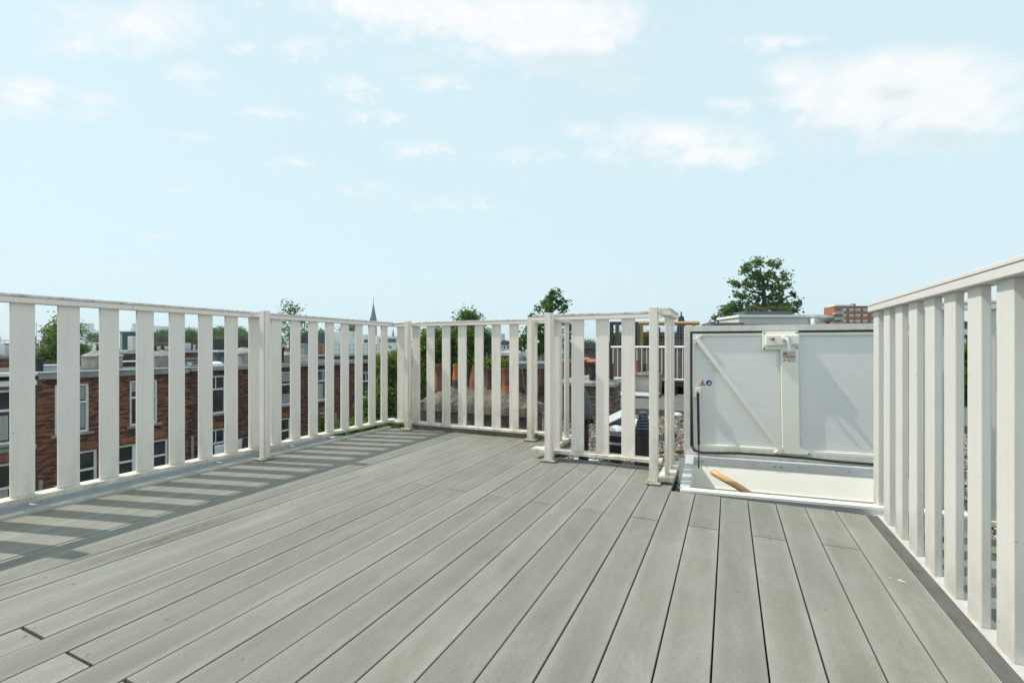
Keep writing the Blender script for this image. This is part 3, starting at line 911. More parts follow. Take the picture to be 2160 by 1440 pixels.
# stickers
def plate2(a0, a1, b0, b1, mat, y, nm='sticker'):
    bx(LT(a0), LT(a1), y - .0012, y, LZ(b0), LZ(b1)).build(nm, MT[mat], lid)
ys = LY - .0243
plate2(.662, .747, .826, .878, 'stickergrey', ys)
plate2(.664, .745, .826, .843, 'orange', ys - .0013)
plate2(.665, .69, .852, .858, 'black', ys - .0013); plate2(.674, .684, .859, .865, 'black', ys - .0013)
plate2(.66, .75, .796, .820, 'paper', ys)
for (a0, a1, b0, b1, m_) in ((.664, .676, .802, .808, 'red'), (.672, .684, .808, .814, 'black'), (.690, .742, .815, .818, 'black'), (.697, .706, .800, .812, 'red'), (.712, .744, .806, .808, 'red'), (.702, .748, .798, .800, 'black')):
    plate2(a0, a1, b0, b1, m_, ys - .0013)
yp = LY + .0035
def flat_poly(pts, mat, y):
    MB().prism([(LT(a), LZ(b)) for a, b in pts], 'y', y - .0012, y).build('sticker', MT[mat], lid)
flat_poly([(.079, .601), (.127, .601), (.103, .647)], 'red', yp)
flat_poly([(.087, .606), (.119, .606), (.103, .636)], 'yellow', yp - .0013)
flat_poly([(.100, .608), (.105, .608), (.108, .622), (.103, .628), (.098, .620)], 'black', yp - .0026)
cc = (.150, .624)
flat_poly([(cc[0] + .024 * math.cos(a), cc[1] + .024 * math.sin(a)) for a in np.linspace(0, 2 * math.pi, 24, endpoint=False)], 'paper', yp)
flat_poly([(cc[0] + .022 * math.cos(a), cc[1] + .022 * math.sin(a)) for a in np.linspace(0, 2 * math.pi, 24, endpoint=False)], 'blue', yp - .0013)
flat_poly([(.138, .614), (.158, .612), (.163, .622), (.156, .630), (.160, .634), (.150, .636), (.152, .624), (.146, .620)], 'paper', yp - .0026)
# gas spring
gs = MB()
gs.tube([(LT(.066), LY - .05, LZ(.545)), (LT(.072), LY - .062, LZ(.14))], .0098, 12)
gs.build('gas_spring', MT['rubber'], HT, smooth=True)
MB().tube([(LT(.072), LY - .062, LZ(.139)), (LT(.070), LY - .085, -.195)], .0045, 8).build('spring_rod', MT['black'], HT, smooth=True)
bk = bx(LT(.043), LT(.088), LY - .034, LY - .0105, LZ(.508), LZ(.586)).build('spring_bracket', MT['hatchwhite'], lid, bevel=.003)
MB().lathe([(.009, 0), (.009, .02), (.004, .022)], (LT(.064), LY - .0345, LZ(.552)), 10, Matrix.Rotation(R(90), 3, 'X')).build('spring_pivot', MT['steel'], lid)
bx(.098, .128, LY - .12, LY - .06, -.225, -.17).build('spring_foot', MT['alu'], HT, bevel=.003)

hr = thing('handrail', 'round varnished wooden handrail rising out of the open hatch', 'handrail', at(1590, 1100, 3.1))
p1, p2, p3 = at(1503, 995, 3.62), at(1594, 1048, 3.40), at(1700, 1112, 3.15)
pts = [p1 + (p3 - p1) * t for t in np.linspace(0, 1, 8)]
pts[2] += Vector((0, 0, .004))
MB().tube([p1 + (p1 - p2).normalized() * .012] + pts, [.014] + [.024] * 8, 16).build('rail', MT['wood_rail'], hr, smooth=True)
bq = at(1557, 1033, 3.55)
MB().tube([bq, bq + Vector((.03, .03, .01)), p1 + (p2 - p1) * .72], [.020, .012, .010], 10).build('rail_bracket', MT['hatchwhite'], hr, smooth=True)

# ================================================================== NEAR ROOF OBJECTS
hb = MB().box(-3.86, -3.514, 4.6, 8.4, -12.99, -.27); hb.build('wall', MT['brick_far'], house)

def mound(parent, x0, x1, y0, y1, z0, ze, zc, mat, name='cap', nx=44, ny=18, amp=.02, ends=.25):
    vs, fs = [], []
    rr = np.random.default_rng(int(abs(x0 * 1000)) % 999)
    for j in range(ny + 1):
        for i in range(nx + 1):
            u, v = i / nx, j / ny
            e = min(1, min(u, 1 - u) / ends) ** .7
            w = math.sin(math.pi * min(max(v, 0), 1)) ** .6
            z = ze + (zc - ze) * e * w + rr.normal(0, amp)
            vs.append((x0 + (x1 - x0) * u + rr.normal(0, amp * .4), y0 + (y1 - y0) * v + rr.normal(0, amp * .3), z))
    for j in range(ny):
        for i in range(nx):
            a = j * (nx + 1) + i
            fs.append((a, a + 1, a + nx + 2, a + nx + 1))
    m = MB().add(vs, fs)
    ring_ = [i for i in range(nx + 1)] + [(j + 1) * (nx + 1) - 1 for j in range(1, ny + 1)] + [ny * (nx + 1) + i for i in range(nx - 1, -1, -1)] + [j * (nx + 1) for j in range(ny - 1, 0, -1)]
    o0 = len(m.v)
    low = [(m.v[k][0], m.v[k][1], z0) for k in ring_]
    m.v += low
    n = len(ring_)
    for k in range(n):
        m.f.append((ring_[k], o0 + k, o0 + (k + 1) % n, ring_[(k + 1) % n]))
    return m.build(name, mat, parent)

# cement-covered chimney with five terracotta pots
ch = thing('chimney', 'broad dark cement chimney topped by five terracotta pots behind the back railing', 'chimney', (-2.9, 5.35, -.26))
bx(-3.70, -2.17, 5.08, 5.62, -.262, .10).build('stack', MT['mortar_side'], ch, bevel=.015)
mound(ch, -3.72, -2.14, 5.06, 5.64, .09, .19, .39, MT['mortar'], amp=.009)
for (px, yb, yt, r0, r1, m_) in ((929, 822, 768, .082, .088, 'terracotta'), (968, 824, 768, .088, .074, 'terracotta_orange'), (1004, 832, 770, .088, .045, 'terracotta'), (1037, 834, 775, .078, .075, 'terracotta_dark'), (1073, 838, 776, .084, .082, 'terracotta')):
    r = (px - 1080) / F; d = 5.33 / (CS + r * SN)
    p = at(px, yb, d); h_ = (yb - yt) / F * d
    pr = [(r0, 0), (r0 * .97, h_ * .5), (r1, h_ * .9), (r1 * 1.06, h_ * .92), (r1 * 1.06, h_), (r1 * .85, h_), (r1 * .8, h_ * .7)]
    MB().lathe(pr, p, 20).build('chimney_pot', MT[m_], ch, smooth=True)
    if px == 1073:
        MB().lathe([(r0 * 1.02, -.01), (r0 * 1.005, h_ * .40), (r0 * .94, h_ * .41)], p, 20).build('repaired_base', MT['terracotta_orange'], ch, smooth=True)
    if m_ == 'terracotta_orange':
        MB().lathe([(r0 * 1.02, -.01), (r0 * .995, h_ * .42), (r0 * .94, h_ * .43)], p, 20).build('soot_band', MT['terracotta_dark'], ch, smooth=True)

# brick chimney, brick by brick
bc = thing('brick_chimney', 'square brick chimney with crumbling mortar cap standing in the gravel', 'chimney', (-2.0, 7.4, -.26))
BX0, BX1, BY0, BY1 = -2.42, -1.60, 7.10, 7.72
bx(BX0 + .012, BX1 - .012, BY0 + .012, BY1 - .012, -.262, .312).build('mortar_core', MT['mortar_side'], bc)
bl, bw_, bh_ = .198, .096, .053
bm1 = MB().box(-bl / 2, bl / 2, -bw_ / 2, bw_ / 2, -bh_ / 2, bh_ / 2).mesh('brick', MT['brick_piece'], .005)[0]
bm2 = MB().box(-bl / 2, bl / 2, -bw_ / 2, bw_ / 2, -bh_ / 2, bh_ / 2).mesh('brick', MT['brick_piece2'], .005)[0]
bmh = MB().box(-bw_ / 2, bw_ / 2, -bw_ / 2, bw_ / 2, -bh_ / 2, bh_ / 2).mesh('brick', MT['brick_piece'], .005)[0]
for row in range(9):
    z = -.262 + .0315 + row * .063
    for k in range(4):
        x = BX0 + bl / 2 + .004 + k * .206 + (.05 if row % 2 else 0)
        if x + bl / 2 > BX1 + .002:
            link('brick', bmh, (BX1 - bw_ / 2 - .001, BY0 + bw_ / 2 + random.uniform(-.003, .003), z), bc); continue
        link('brick', random.choice((bm1, bm1, bm2)), (x, BY0 + bw_ / 2 + random.uniform(-.003, .003), z), bc)
    if row % 2:
        link('brick', bmh, (BX0 + bw_ / 2 - .045, BY0 + bw_ / 2, z), bc) if False else None
    for k in range(2):
        link('brick', random.choice((bm1, bm2)), (BX1 - bw_ / 2 + random.uniform(-.003, .003), BY0 + .105 + bl / 2 + k * .206 + (.0 if row % 2 else .04), z), bc, (0, 0, R(90)))
mound(bc, BX0 - .03, BX1 + .03, BY0 - .03, BY1 + .03,    .312, .36, .475, MT['plaster'], amp=.010, nx=16, ny=10)
for (px, yb, yt, r_, m_, dd) in ((1189, 800, 762, .060, 'terracotta', 7.6), (1207, 798, 764, .055, 'terracotta_dark', 7.75), (1251, 800, 768, .062, 'black', 7.3), (1237, 794, 764, .058, 'terracotta_dark', 7.6), (1288, 800, 766, .045, 'terracotta_dark', 7.35)):
    p = at(px, yb, dd); h_ = (yb - yt) / F * dd
    MB().lathe([(r_, 0), (r_ * .95, h_ * .85), (r_ * 1.05, h_ * .87), (r_ * 1.05, h_), (r_ * .8, h_), (r_ * .78, h_ * .6)], p, 16).build('chimney_pot', MT[m_], bc, smooth=True)
    if px in (1251, 1237):
        MB().lathe([(.012, h_ - .02), (.012, h_ + .035), (.115, h_ + .036), (.115, h_ + .044), (.02, h_ + .085)], p, 14).build('pot_cap', MT['copper'], bc, smooth=True)

RZ = -.262
def base(px, d):
    p = at(px, HZ, d); return Vector((p.x, p.y, RZ))
def pz(py, d):
    return CH + (HZ - py) / F * d

# tall hooded flue
d = 4.75; p = base(1231, d)
t = thing('flue_cowl', 'tall dark flue with a pointed grey cowl standing in the gravel', 'flue', p)
MB().lathe([(.052, 0), (.052, pz(885, d) - RZ)], p, 16).build('pipe', MT['black'], t, smooth=True)
zb_, zt_ = pz(886, d) - RZ, pz(818, d) - RZ
MB().lathe([(.094, zb_ + .02), (.098, zb_ + .03), (.094, zb_ + .09), (.075, zb_ + .16), (.05, zb_ + .26), (.018, zt_), (.004, zt_ + .004)], p, 22).build('hood', MT['grey_plastic'], t, smooth=True)
for k in range(6):
    a = k * math.pi / 3 + .3
    M_ = Matrix.Translation(p) @ Matrix.Rotation(a, 4, 'Z')
    MB().prism([(.055, zb_ - .03), (.11, zb_ - .03), (.098, zb_ + .018), (.055, zb_ + .018)], 'y', -.012, .012, M_).build('fin', MT['black'], t)
bx(p.x - .13, p.x + .13, p.y - .13, p.y + .13, RZ, RZ + .02).build('flashing', MT['zinc'], t, bevel=.005)

# louvred vent with silver bowl cap
d = 4.5; p = base(1300, d)
t = thing('louvre_vent', 'square black and silver louvred vent under a rounded metal cap', 'vent', p)
w = .058
z_ = [pz(y, d) for y in (992, 962, 955, 936, 932, 917)]
bx(p.x - w * .8, p.x + w * .8, p.y - w * .8, p.y + w * .8, RZ, z_[1]).build('stem', MT['fence_dark'], t)
for a, b, m_, ww in ((z_[1] + .001, z_[2] - .004, 'alu', w), (z_[2] - .003, z_[3] - .001, 'black', w * .94), (z_[3], z_[4] + .002, 'alu', w * 1.02), (z_[4] + .003, z_[5] - .001, 'black', w * .94), (z_[5], z_[5] + .012, 'alu', w * 1.04)):
    bx(p.x - ww, p.x + ww, p.y - ww, p.y + ww, a, b).build('louvre_ring', MT[m_], t, bevel=.003)
MB().lathe([(.062, z_[5] + .0125), (.085, z_[5] + .03), (.095, z_[5] + .05), (.088, z_[5] + .06), (.05, z_[5] + .085), (.01, z_[5] + .095)], (p.x, p.y, 0), 20).build('cap', MT['alu'], t, smooth=True)

# finned black boiler flue
d = 4.25; p = base(1357, d)
t = thing('boiler_flue', 'stout black boiler flue with stacked fins beside the end post', 'flue', p)
MB().lathe([(.078, 0), (.078, pz(915, d) - RZ), (.084, pz(914, d) - RZ), (.084, pz(905, d) - RZ), (.06, pz(904, d) - RZ)], p, 20).build('pipe', MT['black'], t, smooth=True)
fm = MB()
z0_ = pz(904, d)
for k in range(6):
    rr_ = .076 - .007 * k
    fm.lathe([(rr_ * .8, z0_ + .026 * k), (rr_, z0_ + .026 * k + .004), (rr_ * .93, z0_ + .026 * k + .02), (rr_ * .7, z0_ + .026 * k + .025)], (p.x, p.y, 0), 18)
fm.build('fins', MT['grey_plastic'], t, smooth=True)

# second flue further right and white mushroom vent
d = 5.2; p = base(1413, d)
t = thing('vent_pipe', 'small dark vent pipe with mushroom top partly behind the hatch railing', 'vent', p)
MB().lathe([(.035, 0), (.035, .18), (.075, .185), (.08, .21), (.05, .24), (.01, .25)], p, 16).build('pipe', MT['fence_dark'], t, smooth=True)
d = 7.4; p = base(1427, d)
t = thing('mushroom_vent', 'little white mushroom-shaped roof vent on grey roofing by the hatch', 'vent', p)
zz = pz(892, d)
MB().lathe([(.055, 0), (.062, zz - RZ), (.042, zz - RZ + .055), (.036, zz - RZ + .11)], p, 18).build('pipe', MT['offwhite'], t, smooth=True)
MB().lathe([(.03, zz - RZ + .111), (.088, zz - RZ + .118), (.092, zz - RZ + .13), (.075, zz - RZ + .155), (.02, zz - RZ + .17)], p, 20).build('cap', MT['offwhite'], t, smooth=True)

# small tilted skylight boxes
for k, (px, d, w_, lab) in enumerate(((1296, 6.6, .13, 'small tilted metal skylight in front of the grey roof behind louvred vent'), (1350, 6.0, .16, 'bright tilted metal skylight lid behind the black boiler flue'))):
    p = base(px, d)
    t = thing('skylight', lab, 'skylight', p)
    bx(p.x - w_, p.x + w_, p.y - w_, p.y + w_, RZ, RZ + .10).build('curb', MT['fence_dark'], t)
    M_ = Matrix.Translation(p + Vector((0, 0, .19))) @ Matrix.Rotation(R(18), 4, 'X') @ Matrix.Rotation(R(-14 if k else -30), 4, 'Y')
    MB().box(-w_ * 1.08, w_ * 1.08, -w_ * 1.1, w_ * 1.1, -.015, .012, M_).build('lid', MT['alu'], t, bevel=.006)

# ================================================================== ROOFS BEHIND
nb = thing('bitumen_roof_house', 'flat house roof of grey bitumen sheets just beyond the gravel', 'house', (2, 12, -13))
bx(-2.9, 7, 8.46, 16, -12.99, -.245).build('wall', MT['brick_far'], nb)
for k in range(9):
    bx(-2.9 + k * 1.1, -2.9 + k * 1.1 + 1.092, 8.47, 15.9, -.243, -.222 + (k % 2) * .004).build('roof_sheet', MT['bitumen'], nb)
bx(-2.9, 7, 8.42, 8.455, -.262, -.16).build('upstand', MT['bitumen'], nb)
# plinth with zinc edge
pl_ = thing('roof_plinth', 'low cement plinth with a bright zinc edge left of the terrace void', 'plinth', at(1330, 860, 10.2))
q = at(1340, 840, 10.6)
bx(q.x - .55, q.x + .45, q.y, q.y + .6, -.22, pz(836, 10.6)).build('block', MT['mortar_side'], pl_, bevel=.02)
bx(q.x - .57, q.x + .47, q.y - .02, q.y + .62, pz(836, 10.6) + .001, pz(836, 10.6) + .05).build('zinc_edge', MT['alu'], pl_, bevel=.01)
q2 = at(1352, 803, 11.2)
c3 = thing('low_chimney', 'stained cement chimney with two dark clay pots before the white terrace railing', 'chimney', (q2.x, q2.y, -.22))
bx(q2.x - .42, q2.x + .42, q2.y, q2.y + .5, -.222, pz(792, 11.2)).build('stack', MT['plaster'], c3, bevel=.02)
mound(c3, q2.x - .44, q2.x + .44, q2.y - .02, q2.y + .52, pz(792, 11.2), pz(790, 11.2), pz(784, 11.2), MT['mortar'], amp=.008, nx=12, ny=8)
for px, yt, m_ in ((1345, 760, 'terracotta'), (1360, 767, 'terracotta_dark')):
    p = at(px, 784, 11.4); h_ = (784 - yt) / F * 11.4
    MB().lathe([(.05, 0), (.045, h_ * .9), (.052, h_), (.04, h_), (.04, h_ * .7)], p, 12).build('chimney_pot', MT[m_], c3, smooth=True)

# raised terrace with white railing
TY = 12.0
rt = thing('raised_terrace', 'raised roof terrace with thin white railing and silvered plank screen', 'terrace', (-1, 13.5, -.2))
bx(-2.75, 2.4, TY, 15.5, -.02, .08).build('platform', MT['fence_dark'], rt)
for x in (-2.7, -1.2, .3, 2.3):
    bx(x - .05, x + .05, TY + .05, TY + .15, -.22, -.021).build('leg', MT['fence_dark'], rt)
    bx(x - .05, x + .05, 15.3, 15.4, -.22, -.021).build('leg', MT['fence_dark'], rt)
MB().tube([(-2.75, TY, .925), (2.4, TY, .925)], .028, 8).build('handrail', MT['white'], rt, smooth=True)
MB().tube([(-2.75, TY, .135), (2.4, TY, .135)], .024, 8).build('bottom_rail', MT['white'], rt, smooth=True)
for k in range(43):
    x = -2.7 + k * .12
    bx(x - .008, x + .008, TY - .008, TY + .008, .155, .90).build('baluster', MT['white'], rt)
for k in range(36):
    x = -2.7 + k * .142
    bx(x - .066, x + .066, TY + .30, TY + .322 + random.uniform(0, .008), .09, .86 + random.uniform(-.01, .01)).build('plank', MT['fence_wood'], rt)
# trellis
tl = thing('trellis_frame', 'timber pergola frame of dark and new yellow posts with wire mesh above plank screen', 'trellis', (-2, 12.8, .08))
def tpost(px, y0, y1, d, w_, m_):
    p = at(px, y0, d)
    bx(p.x - w_, p.x + w_, p.y - w_, p.y + w_, .085, pz(y1, d)).build('trellis_post', MT[m_], tl)
for px, m_ in ((1290, 'fence_dark'), (1302, 'fence_wood'), (1340, 'fence_dark'), (1346, 'fence_wood'), (1353, 'new_wood'), (1463, 'new_wood')):
    tpost(px, 800, 683, 12.9, .045, m_)
def tbeam(pxa, pxb, py, d, w_, m_):
    a, b = at(pxa, py, d), at(pxb, py, d)
    MB().tube([a, b], w_, 4).build('trellis_beam', MT[m_], tl)
tbeam(1286, 1347, 681.5, 12.9, .045, 'fence_dark'); tbeam(1349, 1475, 681.5, 12.9, .055, 'new_wood')
wm = MB()
for k in range(26):
    px = 1293 + k * 7
    wm.tube([at(px, 684, 12.95), at(px, 736, 12.95)], .004, 4, False)
for k in range(7):
    wm.tube([at(1290, 688 + 7 * k, 12.95), at(1472, 688 + 7 * k, 12.95)], .004, 4, False)
wm.build('wire_mesh', MT['steel'], tl)
# closed parasol
p = at(1437, 740, 13.6)
ps = thing('parasol', 'closed charcoal parasol standing on the raised terrace left of the hatch', 'parasol', (p.x, p.y, .08))
MB().tube([(p.x, p.y, .081), (p.x, p.y, 1.95)], .02, 8).build('pole', MT['black'], ps, smooth=True)
pr = [(.16, pz(735, 13.6)), (.10, pz(715, 13.6)), (.115, pz(705, 13.6)), (.085, pz(680, 13.6)), (.055, pz(668, 13.6)), (.03, pz(666, 13.6))]
vs = []
mb = MB(); n = 24
for (r, z) in pr:
    for k in range(n):
        a = 2 * math.pi * k / n; rr_ = r * (1 + .22 * (k % 2))
        vs.append((p.x + rr_ * math.cos(a), p.y + rr_ * math.sin(a), z))
fs = [(i * n + k, i * n + (k + 1) % n, (i + 1) * n + (k + 1) % n, (i + 1) * n + k) for i in range(len(pr) - 1) for k in range(n)]
fs.append(tuple(range((len(pr) - 1) * n, len(pr) * n)))
mb.add(vs, fs).build('canopy', MT['canvas'], ps)

class Facing:
    """a thing whose front looks towards the terrace; local x to the right, y away"""
    def __init__(s, name, label, cat, pc, d, zb=-13.0, group=None):
        s.pc, s.d = pc, d
        p = at(pc, HZ, d)
        s.zb = zb
        s.o = thing(name, label, cat, (p.x, p.y, zb), YAW, group)
    def x(s, px): return (px - s.pc) * s.d / F
    def z(s, py): return CH + (HZ - py) / F * s.d - s.zb
    def box(s, name, mat, pa, pb, ya, yb, y0=0., y1=1., parent=None, bevel=0):
        z0 = 0.0 if ya is None else s.z(ya)
        return bx(s.x(pa), s.x(pb), y0, y1, z0, s.z(yb)).build(name, MT[mat], parent or s.o, bevel=bevel)

# white roof box with sedum planter behind the hatch lid
f = Facing('roof_box', 'pale grey flat roof box rising behind the open hatch lid', 'roof box', 1650, 9.2, -.22)
f.box('body', 'offwhite', 1559, 1738, None, 669, 0, .9)
f.box('parapet', 'white', 1556, 1742, 668.9, 664, -.04, .95)
f.box('dark_joint', 'black', 1560, 1700, 686, 684, -.02, .0)
f.box('wall_lamp', 'white', 1706, 1715, 690, 672, -.16, -.04)
MB().lathe([(.03, 0), (.03, .08), (.11, .10), (.12, .16), (.06, .20), (.02, .21)], (f.x(1724), -.30, f.z(690)), 16).build('vent_cap', MT['roof_grey'], f.o, smooth=True)
f2 = Facing('ridge_cap', 'low mossy dark ridge left of the pale roof box', 'ridge', 1530, 8.8, -.22)
f2.box('ridge', 'bitumen_dark', 1499, 1574, None, 680, .0, .5, bevel=.04)
MB().lathe([(.05, 0), (.05, f2.z(690)), (.09, f2.z(687)), (.08, f2.z(680)), (.02, f2.z(678))], (f2.x(1498), -.05, 0), 12).build('finial', MT['roof_grey'], f2.o, smooth=True)
f3 = Facing('planter', 'long slate grey planter box on top of the pale roof box', 'planter', 1630, 9.5, at(1630, 665.5, 9.5).z)
f3.box('box', 'planter', 1571, 1672, None, 656.0, 0, .4)

def leaves_mesh(name, C, rad, size, mat, seed, per):
    """C: cluster centres (n,3); leaf quads gaussian round them"""
    r_ = np.random.default_rng(seed)
    n = len(C) * per
    P = np.repeat(C, per, 0) + r_.normal(0, 1, (n, 3)) * np.repeat(rad, per)[:, None]
    a = r_.normal(0, 1, (n, 3)); a[:, 2] *= .6; a /= np.linalg.norm(a, axis=1)[:, None]
    b = np.cross(a, r_.normal(0, 1, (n, 3))); b /= np.linalg.norm(b, axis=1)[:, None]
    s = size * r_.uniform(.6, 1.35, (n, 1))
    V = np.stack([P - a * s * .5, P + b * s * .36, P + a * s * .6, P - b * s * .36], 1).reshape(-1, 3)
    Fs = np.arange(n * 4).reshape(-1, 4)
    return fast_mesh(name, V, Fs, mat)

tree_seed = [100]
def tree(label, d, lumps, trunk_px, mat, leaf_px=5.0, dens=1.0, org=(0, 0), sc=1.0, group=None, base_z=-13., name='tree', fork=None, tr=.16, cat='tree', depth=1.0, cl=1.0, shrink=1.0):
    tree_seed[0] += 1
    r_ = np.random.default_rng(tree_seed[0])
    k = d / F
    bp = at(trunk_px, HZ, d)
    t = thing(name, label, cat, (bp.x, bp.y, base_z), None, group)
    C, rad, cents = [], [], []
    for (lx, ly, rx, ry) in lumps:
        px, py = org[0] + lx / sc, org[1] + ly / sc
        rx, ry = rx / sc * k * shrink, ry / sc * k * shrink
        dd = d + r_.uniform(-1, 1) * rx * depth
        c = at(px, py, dd); cents.append((c, rx))
        m = max(4, int(dens * 9 * (rx * ry) / (k * k) / 40))
        u = r_.normal(0, 1, (m, 3)); u /= np.linalg.norm(u, axis=1)[:, None]
        u *= r_.uniform(.25, 1, (m, 1)) ** .45
        C.append(np.array(c) + u * np.array([rx, rx, ry]) * .95)
        rad.append(np.full(m, leaf_px * k * 1.25 * cl) * r_.uniform(.6, 1.3, m))
    C = np.concatenate(C); rad = np.concatenate(rad)
    me = leaves_mesh('crown', C, rad, leaf_px * k, MT[mat], tree_seed[0], 14)
    me_c = Vector((0, 0, 0))
    link('crown', me, (0, 0, 0), t)
    zs = [c.z for c, _ in cents]
    top = max(zs) * .75 + min(zs) * .25
    tb = MB()
    fk = min(zs) if fork is None else fork
    cx = sum(c.x for c, _ in cents) / len(cents); cy = sum(c.y for c, _ in cents) / len(cents)
    pf = Vector((bp.x, bp.y, fk)); pt = Vector((bp.x * .5 + cx * .5, bp.y * .5 + cy * .5, top))
    tb.tube([(bp.x, bp.y, base_z), (bp.x + .05, bp.y, (base_z + fk) / 2), pf, (pf + pt) / 2 + Vector((.06, .04, 0)), pt], [tr * 1.5, tr * 1.15, tr, tr * .6, tr * .25], 8)
    for (c, rx) in cents:
        s0 = pf + (pt - pf) * max(0, min(.9, (c.z - fk) / max(.1, top - fk) - .25))
        tb.tube([s0, (s0 + c) / 2 + Vector((0, 0, -.08 * (c - s0).length)), c], [tr * .38, tr * .24, tr * .07], 5)
    tb.build('trunk', MT['bark'], t, smooth=True)
    return t

# sedum
r_ = np.random.default_rng(3)
pc = np.array([at(px, 654 - r_.uniform(0, 6) * (1 + .8 * math.sin(px * .21)), 9.5 + r_.uniform(.1, .35)) for px in r_.uniform(1573, 1668, 90)])
sed = thing('sedum', 'yellowish green sedum growing in the slate planter', 'plant', at(1630, 657, 9.7))
link('foliage', leaves_mesh('sedum', pc, np.full(len(pc), .02), .035, MT['sedum'], 5, 12), (0, 0, 0), sed)

# ================================================================== TREES
big = [(690, 130, 85, 55), (560, 180, 70, 50), (880, 160, 90, 55), (500, 230, 60, 40), (640, 300, 110, 70), (820, 300, 110, 70), (1000, 300, 60, 70), (400, 380, 70, 60), (560, 400, 90, 60), (720, 430, 90, 70), (900, 430, 110, 70), (1020, 430, 60, 40), (1095, 510, 45, 28), (480, 520, 100, 60), (640, 560, 90, 60), (900, 560, 130, 60), (420, 640, 110, 60), (600, 650, 90, 50), (780, 650, 110, 60), (980, 640, 110, 60), (1145, 640, 55, 60), (280, 720, 90, 70), (420, 740, 90, 60), (240, 800, 100, 50), (700, 740, 150, 50), (1000, 720, 120, 50), (1120, 720, 80, 30), (560, 760, 120, 60), (600, 860, 300, 60), (1000, 840, 200, 60)]
tree('large broad-crowned tree rising behind the roof hatch lid', 40, big, 1612, 'leaf_b', 5.6, .50, (1480, 530), 5.68, tr=.30, cl=.55, shrink=.86)
mid = [(420, 110, 80, 40), (400, 180, 90, 60), (300, 240, 80, 50), (500, 230, 80, 60), (230, 300, 60, 45), (380, 300, 120, 60), (540, 310, 55, 50), (150, 390, 30, 22), (250, 480, 120, 80), (420, 480, 120, 80), (590, 520, 60, 90), (120, 620, 110, 110), (300, 650, 140, 120), (470, 700, 100, 120), (590, 720, 55, 130), (60, 760, 80, 80), (230, 800, 100, 80), (600, 870, 60, 80), (20, 700, 60, 80)]
tree('tall pointed tree behind the two middle railing posts', 30, mid, 1160, 'leaf_b', 5.6, .52, (1100, 600), 6, tr=.2, cl=.6, shrink=.9)
tree('round-topped tree peeping over the back railing', 32, [(1000, 270, 90, 50), (1080, 300, 60, 50), (940, 310, 60, 50), (900, 400, 60, 60), (1010, 400, 100, 70), (800, 420, 40, 40), (1100, 400, 60, 80), (980, 520, 160, 90), (1200, 520, 60, 70), (1240, 620, 70, 90), (1230, 720, 80, 60)], 985, 'leaf_b', 5.2, .9, (820, 620), 6, tr=.2)
gar = [(440, 560, 60, 70), (560, 530, 90, 60), (640, 480, 45, 45), (700, 560, 110, 80), (850, 560, 110, 80), (1000, 540, 90, 80), (1050, 620, 60, 100), (440, 700, 80, 100), (600, 680, 110, 90), (780, 700, 110, 90), (950, 720, 100, 100), (1050, 780, 80, 80), (430, 900, 80, 120), (420, 1080, 70, 120), (600, 800, 100, 80), (800, 840, 90, 60), (960, 850, 90, 70), (1040, 880, 60, 60), (430, 1250, 90, 100), (600, 950, 120, 90), (900, 960, 140, 80)]
tree('dense bushy garden tree filling the view behind the back railing', 17, gar, 955, 'leaf_a', 6.0, .75, (820, 620), 6, tr=.12)
tree('fresh green garden tree at the end of the brick row', 21, [(815, 765, 20, 22), (832, 795, 22, 30), (802, 825, 20, 28), (822, 850, 25, 30), (785, 862, 16, 22), (832, 880, 25, 20), (770, 855, 10, 16), (800, 892, 30, 14), (850, 760, 20, 30), (855, 840, 25, 40)], 815, 'leaf_c', 6, .75, tr=.1)
tree('low leafy shrub in the garden below the left railing corner', 17, [(700, 905, 22, 12), (735, 900, 24, 12), (770, 905, 26, 14), (805, 912, 26, 14), (835, 905, 24, 16), (680, 893, 10, 12), (780, 935, 60, 16)], 760, 'leaf_a', 6.5, .9, cat='shrub', name='shrub', tr=.06)
tree('slender sparse tree poking above the left railing near its middle post', 46, [(400, 255, 60, 35), (370, 320, 45, 35), (440, 345, 45, 35), (520, 290, 22, 26), (500, 335, 20, 18), (370, 470, 55, 60), (470, 470, 50, 60), (600, 480, 50, 55), (640, 560, 28, 45), (400, 590, 70, 60), (560, 640, 100, 60), (380, 690, 70, 60), (620, 680, 70, 50)], 612, 'leaf_b', 4.2, .45, (540, 600), 6, tr=.14, cl=1.3)
tree('bright green conical street tree between the leftmost slats', 25.5, [(710, 560, 22, 45), (690, 640, 45, 45), (660, 720, 55, 55), (760, 680, 55, 65), (850, 650, 75, 65), (980, 690, 55, 65), (650, 800, 65, 65), (800, 800, 115, 85), (1015, 740, 28, 28), (600, 950, 85, 65), (560, 1050, 85, 65), (680, 1020, 75, 85), (800, 980, 115, 95), (1000, 940, 95, 55), (1060, 950, 65, 35), (640, 1110, 65, 35), (900, 1080, 115, 75)], 128, 'leaf_c', 5, .75, (0, 580), 6, tr=.16)
FT = {462: 'rounded green skyline tree with the highest crown left of the middle railing post', 507: 'green skyline tree just left of the middle railing post', 346: 'small green skyline tree above the white roof chimney', 404: 'green skyline tree behind the long grey roof box',
      575: 'green skyline tree just right of the middle railing post', 655: 'dark green skyline tree right of the slender sparse tree', 728: 'green skyline trees above the white roof cabin', 680: 'little green skyline tree left of the slate roof cabin', 205: 'faint green skyline tree right of the stepped tower block', 1245: 'green far tree beside the pale brown terraced house'}
